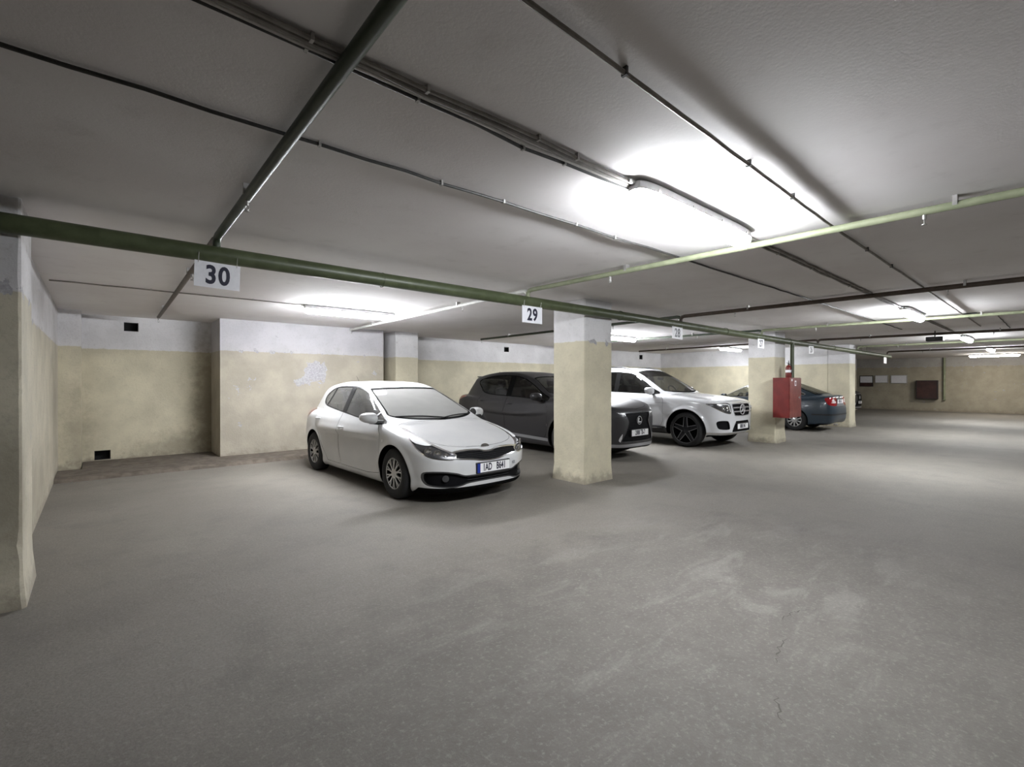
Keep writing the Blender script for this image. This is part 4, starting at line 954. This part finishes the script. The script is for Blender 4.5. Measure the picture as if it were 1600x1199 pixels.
# ---- graphite crossover with a spindle shaped grille
def crossover(root):
    spec = dict(
        low=[(2.34, .23), (2.42, .33), (2.44, .48), (2.43, .68), (2.39, .86), (2.28, .985), (1.98, 1.095), (1.5, 1.165), (1.1, 1.19), (0, 1.13), (-1, 1.13), (-1.9, 1.17), (-2.28, 1.16), (-2.40, 1.02), (-2.43, .75), (-2.42, .5), (-2.3, .3), (-1.2, .23), (1.2, .22)],
        gh=[(1.30, 1.05), (.95, 1.20), (.40, 1.475), (.10, 1.59), (-.35, 1.672), (-.9, 1.695), (-1.4, 1.66), (-1.78, 1.60), (-1.93, 1.56), (-2.02, 1.44), (-2.2, 1.22), (-2.3, 1.08), (-2.2, .9), (0, .8), (1.2, .9)],
        plan=[(-2.44, 0), (-2.42, .45), (-2.34, .74), (-2.15, .87), (-1.7, .93), (-1, .947), (0, .947), (1.2, .945), (1.65, .925), (2.0, .85), (2.24, .68), (2.38, .45), (2.43, .22), (2.44, 0)],
        ghplan=[(-2.3, 0), (-2.26, .42), (-2.12, .66), (-1.7, .79), (-1.0, .85), (0, .87), (.6, .85), (.95, .81), (1.2, .70), (1.36, .42), (1.42, 0)],
        width=[(.15, .86), (.25, .90), (.36, .915), (.5, .93), (.7, .945), (.85, .945), (1.0, .925), (1.12, .89), (1.3, .85)],
        belt=1.10, tumble=.46, crown=.07, roofcrown=.05, wrap=.14, k=.10, kg=.10, flare=.02, axles=(1.395, -1.395), wz=.37, arch=.43, well=.5, ymax=1.02)
    c = Car(spec, root, .022)
    dlo = catmull([(.90, 1.10), (.62, 1.24), (.25, 1.43), (-.1, 1.545), (-.5, 1.595), (-1.0, 1.59), (-1.4, 1.535), (-1.62, 1.46), (-1.45, 1.33), (-1.25, 1.22), (-.9, 1.175), (-.2, 1.15), (.5, 1.115)], 5)
    dl = lambda P: np.maximum(sdpoly(P[:, 0], P[:, 2], dlo), .45 - np.abs(P[:, 1]))
    c.band(dl, -.004, .012, 'gap_black', 'window_seal', True)
    c.part('door_pillar', inter(dl, xband(-.40, -.24, .1)), 'gap_black')
    wr = c.part('rear_side_window', inter(dl, lambda P: P[:, 0] + .3), 'glass_tint', offset=-.006); wf = c.part('front_side_window', dl, 'glass_tint', offset=-.006)
    ws = front_field([(0, 1.19), (.4, 1.20), (.66, 1.225), (.69, 1.27), (.60, 1.46), (.55, 1.54), (.25, 1.575), (0, 1.58)], .1, 3)
    c.band(ws, -.02, 0, 'gap_black', 'windscreen_border', offset=-.002); c.part('windscreen', ws, 'glass_tint', False, offset=-.004)
    rw = front_field([(0, 1.22), (.5, 1.22), (.6, 1.26), (.52, 1.44), (.45, 1.50), (0, 1.52)], 1.85, 3, -1); c.part('rear_window', rw, 'glass_dark', False, offset=-.004)
    gr = front_field([(0, .885), (.30, .885), (.385, .875), (.36, .82), (.30, .735), (.335, .64), (.42, .48), (.475, .385), (.42, .37), (0, .365)], 1.6, 2)
    c.band(gr, -.004, .012, 'headlight_dark', 'grille_frame', offset=.002)
    g_ = c.part('grille', gr, 'grille_black', False, offset=-.02, skirt=True)
    for z in np.arange(.40, .87, .03):
        w = float(np.interp(z, [.38, .48, .64, .735, .82, .87], [.44, .39, .31, .27, .33, .35])); slats(c, g_[0], (z,), w, .004, 'grille_black', -.014, 9)
    tick = corner_field([(.00, .862), (-.09, .872), (-.09, .893), (.10, .893), (.17, .90), (.10, .872)], 1.98, 1.6, 2)
    hl = corner_field([(.00, .80), (-.05, .86), (.10, .89), (.34, .935), (.56, .985), (.50, .90), (.38, .84), (.18, .80)], 1.98, 1.5, 3)
    t_ = c.part('daylight_strip', tick, 'headlight_white', offset=.003)
    h_ = c.part('headlight', hl, 'headlight_dark', offset=-.006, skirt=True)
    fin = island_field([(.47, .375), (.50, .37), (.53, .40), (.49, .48), (.455, .52), (.465, .45)], 1.6, 2); c.part('bumper_fin', fin, 'chrome_dull', offset=.003)
    lip = lambda P: np.maximum.reduce([np.abs(P[:, 2] - .295 - .06 * np.clip(np.abs(P[:, 1]) - .5, 0, 1)) - .028, 1.5 - P[:, 0]]); c.part('bumper_lip', lip, 'bumper_silver', False, offset=.004)
    sill = lambda P: np.maximum.reduce([np.abs(P[:, 2] - .345 + .03 * P[:, 0]) - .03, np.abs(P[:, 0]) - .95, .5 - P[:, 1]]); c.part('sill_trim', sill, 'bumper_silver', offset=.003)
    tl = corner_field([(-.05, 1.02), (-.05, 1.10), (.3, 1.13), (.62, 1.12), (.5, 1.05), (.3, 1.0)], 2.0, 1.6, 3, -1); c.part('tail_light', tl, 'lamp_red')
    hood = top_field([(2.33, 0), (2.27, .35), (2.15, .52), (1.9, .66), (1.5, .76), (1.2, .78), (1.14, .66), (1.2, .3), (1.23, 0)], lambda P: np.full(len(P), .84), 3); c.part('bonnet', hood, 'graphite_paint', False, gap=.006)
    fd = side_field([(.80, 1.12), (.92, .95), (.92, .5), (.85, .36), (-.36, .36), (-.36, 1.15), (-.30, 1.60), (.0, 1.55), (.4, 1.36)], .5, 1)
    rd = side_field([(-.37, 1.15), (-.37, .36), (-.86, .36), (-1.0, .6), (-1.2, .8), (-1.35, .95), (-1.36, 1.22), (-1.45, 1.52), (-.8, 1.61), (-.31, 1.60)], .5, 1)
    f_ = c.part('front_door', fd, 'graphite_paint', gap=.006); r_ = c.part('rear_door', rd, 'graphite_paint', gap=.006)
    for a, b in ((wf, f_), (wr, r_)):
        for k in (0, 1): a[k].parent = b[k]
    c.finish('graphite_paint', under=.26)
    MB().rbox(-1.98, -1.80, -.46, .46, 1.565, 1.59, .012).build('roof_spoiler', 'graphite_paint', root, True)
    MB().tube([(-1.55, 0, 1.64), (-1.66, 0, 1.70)], [.03, .006], 8).build('antenna', 'graphite_paint', root, True)
    door_handle(c, -.20, 1.0, f_, 'graphite_paint'); door_handle(c, -1.22, 1.03, r_, 'graphite_paint')
    wing_mirror(c, .72, 1.03, 1.16, 'graphite_paint', (.11, .12, .08))
    for sg in (1, -1): MB().tube([(.66, sg * 1.10, 1.15), (.66, sg * .92, 1.13)], .006, 6).build('mirror_trim', 'chrome', root)
    add_wheels(root, 'five', (1.395, -1.395), .82, .37, .235, .255)
    x = c.hit(0, .745); M = Matrix.Translation((x + .004, 0, .745)) @ Matrix.Rotation(R(90), 4, 'Z')
    em = MB(); em.lathe([(.066, -.006), (.072, -.012), (.078, -.006)], 32, M)
    em = em.build('emblem', 'chrome_dull', root, True)
    MB().prism([(-.03, .045), (-.012, .045), (-.028, -.022), (.042, -.022), (.036, -.038), (-.052, -.038)], -.012, -.004, M).build('emblem_letter', 'headlight_white', em)
    licence_plate(c, 0, .52, .52, .112, ((.0, '2888 TB-7'),), 1, sx=.60)
    seats(c, -.05, -.95, .90); dash(c, .6, 1.0, 1.08)
    wiper(c, [(c.hit(y, 1.205 + .03 * abs(y)) + .01, y, 1.205 + .03 * abs(y)) for y in np.linspace(-.5, .15, 7)]); wiper(c, [(c.hit(y, 1.205 + .04 * abs(y)) + .01, y, 1.205 + .04 * abs(y)) for y in np.linspace(0, .6, 7)])
    return c

# ---- large white SUV with a two-bar grille and a round star emblem
def big_suv(root):
    spec = dict(
        low=[(2.31, .30), (2.39, .36), (2.41, .52), (2.405, .74), (2.37, .92), (2.29, 1.015), (2.05, 1.085), (1.6, 1.145), (1.2, 1.185), (.5, 1.19), (-1, 1.20), (-2.3, 1.22), (-2.56, 1.18), (-2.66, 1.0), (-2.71, .7), (-2.70, .45), (-2.58, .33), (-1.2, .29), (1.2, .29)],
        gh=[(1.27, 1.10), (1.02, 1.235), (.60, 1.475), (.20, 1.69), (-.02, 1.775), (-.4, 1.82), (-1.2, 1.83), (-2.0, 1.80), (-2.42, 1.73), (-2.52, 1.66), (-2.62, 1.35), (-2.66, 1.1), (-2.5, .9), (0, .9), (1.1, .95)],
        plan=[(-2.715, 0), (-2.70, .5), (-2.62, .8), (-2.4, .91), (-1.8, .955), (-1, .966), (0, .966), (1.2, .966), (1.75, .955), (2.05, .90), (2.24, .77), (2.35, .52), (2.40, .26), (2.41, 0)],
        ghplan=[(-2.66, 0), (-2.62, .55), (-2.5, .78), (-2, .86), (-1, .895), (0, .905), (.6, .89), (.95, .85), (1.16, .74), (1.3, .45), (1.36, 0)],
        width=[(.2, .88), (.3, .915), (.42, .94), (.6, .957), (.8, .966), (1.0, .955), (1.1, .935), (1.2, .90), (1.4, .86)],
        belt=1.18, tumble=.40, crown=.055, roofcrown=.045, wrap=.13, k=.09, kg=.10, flare=.022, axles=(1.5375, -1.5375), wz=.385, arch=.465, well=.55, ymax=1.04)
    c = Car(spec, root, .018)
    dlo = catmull([(.84, 1.185), (.62, 1.31), (.32, 1.49), (.05, 1.63), (-.25, 1.68), (-.9, 1.70), (-1.7, 1.685), (-2.15, 1.65), (-2.38, 1.50), (-2.42, 1.30), (-2.2, 1.25), (-1.2, 1.225), (-.2, 1.20), (.5, 1.185)], 5)
    dl = lambda P: np.maximum(sdpoly(P[:, 0], P[:, 2], dlo), .45 - np.abs(P[:, 1]))
    c.band(dl, -.004, .012, 'gap_black', 'window_seal', True)
    c.part('door_pillar', inter(dl, xband(-.44, -.30, .08)), 'gap_black'); c.part('rear_pillar', inter(dl, xband(-1.50, -1.40, -.1)), 'gap_black')
    wq = c.part('quarter_window', inter(dl, lambda P: P[:, 0] + 1.45), 'glass_dark', offset=-.006); wr = c.part('rear_side_window', inter(dl, lambda P: P[:, 0] + .37), 'glass_dark', offset=-.006); wf = c.part('front_side_window', dl, 'glass_tint', offset=-.006)
    ws = front_field([(0, 1.195), (.4, 1.205), (.70, 1.235), (.745, 1.28), (.66, 1.60), (.62, 1.70), (.3, 1.745), (0, 1.755)], .0, 3)
    c.band(ws, -.02, 0, 'gap_black', 'windscreen_border', offset=-.002)
    c.part('sun_band', inter(ws, lambda P: 1.60 - P[:, 2] - .06 * P[:, 1] ** 2), 'glass_dark', False, offset=-.004)
    c.part('windscreen', ws, 'glass_clear', False, offset=-.004)
    rw = front_field([(0, 1.28), (.6, 1.28), (.66, 1.34), (.58, 1.60), (.5, 1.66), (0, 1.68)], 2.3, 3, -1); c.part('rear_window', rw, 'glass_dark', False, offset=-.004)
    hl = corner_field([(.135, .755), (.10, .80), (.11, .93), (.16, .985), (.30, .995), (.46, .985), (.66, .975), (.56, .92), (.42, .845), (.28, .785)], 2.02, 1.6, 3)
    c.band(hl, -.008, .003, 'chrome', 'headlight_rim', True); h_ = c.part('headlight', hl, 'headlight_dark', offset=-.012, skirt=True)
    gr = front_field([(0, .965), (.33, .968), (.405, .955), (.415, .91), (.385, .80), (.35, .735), (.30, .715), (0, .705)], 1.7, 3)
    c.band(gr, -.006, .010, 'bumper_silver', 'grille_frame', offset=.004); g_ = c.part('grille', gr, 'grille_black', False, offset=-.03, skirt=True)
    for z in (.885, .80): MB().tube([(c.hit(y, z) - .006, y, z) for y in np.linspace(-.37, .37, 15)], .017, 8).build('grille_bar', 'bumper_silver', g_[0], True)
    fi = corner_field([(.13, .42), (.11, .48), (.14, .585), (.20, .61), (.36, .61), (.43, .575), (.41, .48), (.35, .43)], 1.98, 1.6, 3)
    c.part('side_intake', fi, 'grille_black', offset=-.04, skirt=True)
    li = front_field([(0, .595), (.26, .595), (.31, .58), (.40, .45), (.43, .375), (.40, .36), (0, .36)], 1.7, 2); l_ = c.part('lower_intake', li, 'grille_black', False, offset=-.03, skirt=True)
    slats(c, l_[0], (.40, .44, .55), .33, .006, 'black_plastic', -.02, name='intake_slat')
    lip = lambda P: np.maximum.reduce([np.abs(P[:, 2] - .335) - .018, 1.95 - P[:, 0]]); c.part('bumper_lip', lip, 'chrome', False, offset=.004)
    tl = corner_field([(0, .95), (0, 1.12), (.3, 1.18), (.55, 1.16), (.45, 1.0), (.3, .95)], 2.3, 1.9, 3, -1); c.part('tail_light', tl, 'lamp_red')
    hood = top_field([(2.33, 0), (2.29, .35), (2.20, .52), (2.0, .66), (1.6, .74), (1.2, .80), (1.10, .72), (1.16, .35), (1.2, 0)], lambda P: np.full(len(P), .96), 3); c.part('bonnet', hood, 'white_paint_gloss', False, gap=.006)
    fd = side_field([(.80, 1.20), (.98, 1.05), (.98, .55), (.92, .44), (-.40, .44), (-.40, 1.22), (-.35, 1.70), (.0, 1.64), (.4, 1.46)], .5, 1)
    rd = side_field([(-.41, 1.22), (-.41, .44), (-.95, .44), (-1.1, .75), (-1.35, .95), (-1.45, 1.05), (-1.45, 1.70), (-.36, 1.71)], .5, 1)
    f_ = c.part('front_door', fd, 'white_paint_gloss', gap=.006); r_ = c.part('rear_door', rd, 'white_paint_gloss', gap=.006)
    for a, b in ((wf, f_), (wr, r_)):
        for k in (0, 1): a[k].parent = b[k]
    sill = lambda P: np.maximum.reduce([P[:, 2] - .425, np.abs(P[:, 0]) - 1.2])
    c.finish('white_paint_gloss', (sill, 'black_plastic'), .30)
    for sg in (1, -1):
        MB().tube([(.95, sg * .94, .38), (.9, sg * 1.0, .385), (-.9, sg * 1.0, .385), (-.95, sg * .94, .38)], [.02, .028, .028, .02], 8).build('running_board', 'black_plastic', root, True)
        MB().tube([(.88, sg * 1.028, .392), (-.88, sg * 1.028, .392)], .006, 6).build('running_board_trim', 'chrome', root)
        MB().tube([(.02, sg * .645, 1.71), (-.12, sg * .645, 1.775), (-.4, sg * .64, 1.83), (-1.6, sg * .63, 1.835), (-2.2, sg * .61, 1.79), (-2.3, sg * .6, 1.74)], .017, 8).build('roof_rail', 'black_plastic', root, True)
        # arch lip
        pts = [(1.5375 + .475 * math.cos(R(a)), sg * (c.hity(1.5375 + .475 * math.cos(R(a)), .385 + .475 * math.sin(R(a))) + .002), .385 + .475 * math.sin(R(a))) for a in range(-2, 184, 6)]
        MB().tube(pts, .013, 6).build('arch_lip', 'white_paint_gloss', root, True)
        # crease along the doors
        MB().tube([(x, sg * (c.hity(x, .97 + .0 * x) + .0), .97) for x in np.linspace(1.15, -1.1, 20)], .004, 6).build('door_crease', 'bumper_silver', root)
    door_handle(c, -.22, 1.06, f_, 'white_paint_gloss', .22); door_handle(c, -1.28, 1.08, r_, 'white_paint_gloss', .22)
    wing_mirror(c, .70, 1.07, 1.245, 'white_paint_gloss', (.11, .12, .085), fold=1)
    add_wheels(root, 'five', (1.5375, -1.5375), .83, .385, .27, .30)
    for k, sg in ((0, 1), (1, -1)):
        for (y, z, r) in ((.68, .865, .045), (.575, .87, .05)):
            x = c.hit(y, z); M = Matrix.Translation((x - .022, sg * y, z)) @ Matrix.Rotation(R(-90 + sg * 38), 4, 'Z')
            MB().lathe([(r, 0), (r, .02), (r * .85, .02), (r * .7, .004), (r * .4, .008), (.001, .018)], 18, M).build('projector', 'chrome', h_[k], True)
        MB().tube([(c.hit(y, z) - .004, sg * y, z) for y, z in ((.49, .80), (.52, .95), (.60, .968), (.72, .968), (.80, .965))], .009, 6).build('daylight_strip', 'headlight_white', h_[k], True)
    # star emblem
    x = c.hit(0, .842); M = Matrix.Translation((x + .010, 0, .842)) @ Matrix.Rotation(R(90), 4, 'Z')
    pr = [(.108 + .011 * math.cos(t), .011 * math.sin(t)) for t in [2 * math.pi * k / 10 for k in range(10)]]
    e_ = MB().lathe(pr, 36, M, True).build('emblem', 'chrome_dull', root, True)
    st = [(.100 * math.sin(R(60 * k)), .100 * math.cos(R(60 * k))) if k % 2 == 0 else (.020 * math.sin(R(60 * k)), .020 * math.cos(R(60 * k))) for k in range(6)]
    MB().prism(st, -.016, -.004, M).build('emblem_star', 'chrome_dull', e_)
    licence_plate(c, 0, .475, .52, .112, ((.0, '8888 IM-7'),), 1, sx=.60)
    MB().rbox(.30, .36, -.11, .11, 1.50, 1.575, .025).build('rear_view_mirror', 'black_plastic', root, True)
    seats(c, -.1, -1.0, .95); dash(c, .62, 1.02, 1.17, .70)
    wiper(c, [(c.hit(y, 1.215 + .03 * abs(y)) + .01, y, 1.215 + .03 * abs(y)) for y in np.linspace(-.55, .1, 7)]); wiper(c, [(c.hit(y, 1.215 + .04 * abs(y)) + .01, y, 1.215 + .04 * abs(y)) for y in np.linspace(0, .65, 7)])
    return c

# ---- blue grey saloon, tail towards the aisle
def saloon(root):
    spec = dict(
        low=[(2.25, .2), (2.34, .34), (2.35, .5), (2.28, .64), (2.0, .75), (1.5, .85), (1.0, .92), (0, .95), (-1, .99), (-1.7, 1.04), (-2.15, 1.065), (-2.30, 1.035), (-2.345, .86), (-2.41, .64), (-2.42, .48), (-2.36, .32), (-2.15, .23), (-1.2, .2), (1.2, .19)],
        gh=[(1.2, .87), (.88, 1.0), (.40, 1.245), (.05, 1.385), (-.4, 1.458), (-.9, 1.45), (-1.25, 1.39), (-1.65, 1.245), (-2.05, 1.08), (-2.1, .95), (-1.8, .8), (0, .7), (1.1, .75)],
        plan=[(-2.42, 0), (-2.40, .40), (-2.32, .68), (-2.15, .80), (-1.8, .86), (-1, .88), (0, .882), (1.2, .88), (1.65, .86), (2.0, .77), (2.2, .58), (2.32, .3), (2.35, 0)],
        ghplan=[(-2.2, 0), (-2.12, .45), (-1.9, .60), (-1.4, .74), (-.6, .81), (.3, .82), (.8, .79), (1.1, .68), (1.26, .4), (1.3, 0)],
        width=[(.12, .80), (.25, .845), (.4, .868), (.55, .882), (.7, .88), (.85, .862), (.96, .83), (1.1, .79)],
        belt=.95, tumble=.50, crown=.06, roofcrown=.06, wrap=.14, wrapx=-.5, k=.10, kg=.10, flare=.012, axles=(1.4, -1.4), wz=.315, arch=.36, well=.5, ymax=.96)
    c = Car(spec, root, .022)
    dlo = catmull([(.86, .955), (.6, 1.07), (.3, 1.225), (.0, 1.335), (-.4, 1.375), (-.9, 1.36), (-1.25, 1.27), (-1.52, 1.14), (-1.60, 1.07), (-1.2, 1.03), (-.3, .99), (.5, .955)], 5)
    dl = lambda P: np.maximum(sdpoly(P[:, 0], P[:, 2], dlo), .42 - np.abs(P[:, 1]))
    c.band(dl, -.004, .010, 'bumper_silver', 'window_seal', True)
    c.part('door_pillar', inter(dl, xband(-.38, -.26, .1)), 'gap_black')
    wr = c.part('rear_side_window', inter(dl, lambda P: P[:, 0] + .3), 'glass_tint', offset=-.006); wf = c.part('front_side_window', dl, 'glass_clear', offset=-.006)
    ws = front_field([(0, .925), (.4, .935), (.66, .97), (.67, 1.03), (.58, 1.26), (.53, 1.34), (.25, 1.37), (0, 1.375)], 0, 3); c.band(ws, -.02, 0, 'gap_black', 'windscreen_border'); c.part('windscreen', ws, 'glass_clear', False, offset=-.004)
    rw = top_field([(-1.20, 0), (-1.22, .44), (-1.35, .54), (-1.85, .55), (-1.98, .46), (-2.0, 0)], lambda P: np.full(len(P), 1.075), 2); c.band(rw, -.02, 0, 'gap_black', 'rear_window_border'); c.part('rear_window', rw, 'glass_tint', False, offset=-.004)
    tl = corner_field([(-.06, .76), (-.08, .85), (-.06, .985), (.10, 1.0), (.34, .985), (.36, .90), (.30, .79), (.15, .755)], 1.93, 1.5, 3, -1)
    cl_ = corner_field([(-.02, .83), (-.03, .88), (.05, .895), (.02, .925), (.09, .955), (.16, .95), (.12, .92), (.20, .91), (.16, .885), (.05, .87), (.20, .855), (.20, .835)], 1.93, 1.5, 1, -1)
    t1 = c.part('reverse_light', inter(tl, cl_), 'lamp_clear'); t2 = c.part('tail_light', tl, 'lamp_red')
    for k in (0, 1): t1[k].parent = t2[k]
    boot = front_field([(0, 1.2), (.55, 1.2), (.60, 1.0), (.56, .74), (.5, .72), (0, .72)], 1.95, 1, -1)
    c.part('boot_lid', boot, 'blue_grey_paint', False, gap=.006)
    hood = top_field([(2.22, 0), (2.15, .4), (1.9, .62), (1.4, .70), (1.15, .70), (1.1, .6), (1.18, 0)], lambda P: np.full(len(P), .62), 3); c.part('bonnet', hood, 'blue_grey_paint', False, gap=.006)
    hl = corner_field([(0, .55), (0, .66), (.3, .74), (.5, .76), (.42, .62), (.2, .55)], 1.95, 1.5, 3); c.part('headlight', hl, 'headlight_dark')
    fd = side_field([(.80, .96), (.95, .8), (.95, .35), (.85, .26), (-.34, .26), (-.34, 1.0), (-.29, 1.38), (.0, 1.34), (.4, 1.19)], .5, 1)
    rd = side_field([(-.35, 1.0), (-.35, .26), (-.88, .26), (-1.02, .5), (-1.25, .72), (-1.35, .9), (-1.36, 1.04), (-1.3, 1.25), (-.8, 1.37), (-.3, 1.38)], .5, 1)
    f_ = c.part('front_door', fd, 'blue_grey_paint', gap=.006); r_ = c.part('rear_door', rd, 'blue_grey_paint', gap=.006)
    for a, b in ((wf, f_), (wr, r_)):
        for k in (0, 1): a[k].parent = b[k]
    bs = lambda P: np.maximum.reduce([np.abs(P[:, 2] - .50) - .022, P[:, 0] + 1.85]); c.part('bumper_strip', bs, 'black_plastic', False, offset=.006)
    c.finish('blue_grey_paint', under=.24)
    door_handle(c, -.2, .86, f_, 'blue_grey_paint'); door_handle(c, -1.22, .89, r_, 'blue_grey_paint'); wing_mirror(c, .68, .96, 1.0, 'blue_grey_paint', (.1, .11, .07))
    add_wheels(root, 'ten', (1.4, -1.4), .775, .315, .205, .205)
    licence_plate(c, 0, .875, .52, .112, ((.0, '8888 AB-7'),), -1, sx=.60)
    x = c.hit(0, .985, -1); MB().lathe([(.001, .008), (.035, .008), (.04, 0)], 20, Matrix.Translation((x, 0, .985)) @ Matrix.Rotation(R(90), 4, 'Z')).build('emblem', 'chrome', root, True)
    for sg in (1,): MB().tube([(-2.30, .45, .22), (-2.40, .45, .215)], .025, 10).build('exhaust_pipe', 'steel', root, True)
    seats(c, -.1, -.9, .70); dash(c, .6, .95, .90)
    return c
def copy_tree(o, parent=None):
    c = o.copy(); col.objects.link(c); c.parent = parent
    for ch in o.children: copy_tree(ch, c)
    return c

# ------------------------------------------------------------------ parked cars
r1 = empty('car', (3.62, 6.80, 0), R(-88.5)); hatchback(r1)
top(r1, 'dusty white five door hatchback parked nose out beside the near column, nearest car', 'car', 'parked cars')
r2 = empty('car', (7.60, 7.55, 0), R(-90)); crossover(r2)
top(r2, 'dark graphite crossover parked behind the near column, between the two white cars', 'car', 'parked cars')
r3 = empty('car', (10.87, 7.06, 0), R(-90)); big_suv(r3)
top(r3, 'large white SUV with round star emblem parked nose out', 'car', 'parked cars')
r4 = empty('car', (16.65, 6.67, 0), R(90)); saloon(r4)
top(r4, 'blue grey saloon parked tail out behind the red fire cabinet', 'car', 'parked cars')
r5 = copy_tree(r2); r5.location = (26.2, 8.45, 0)
top(r5, 'dark car far back, its nose just showing past the partition column', 'car', 'parked cars')
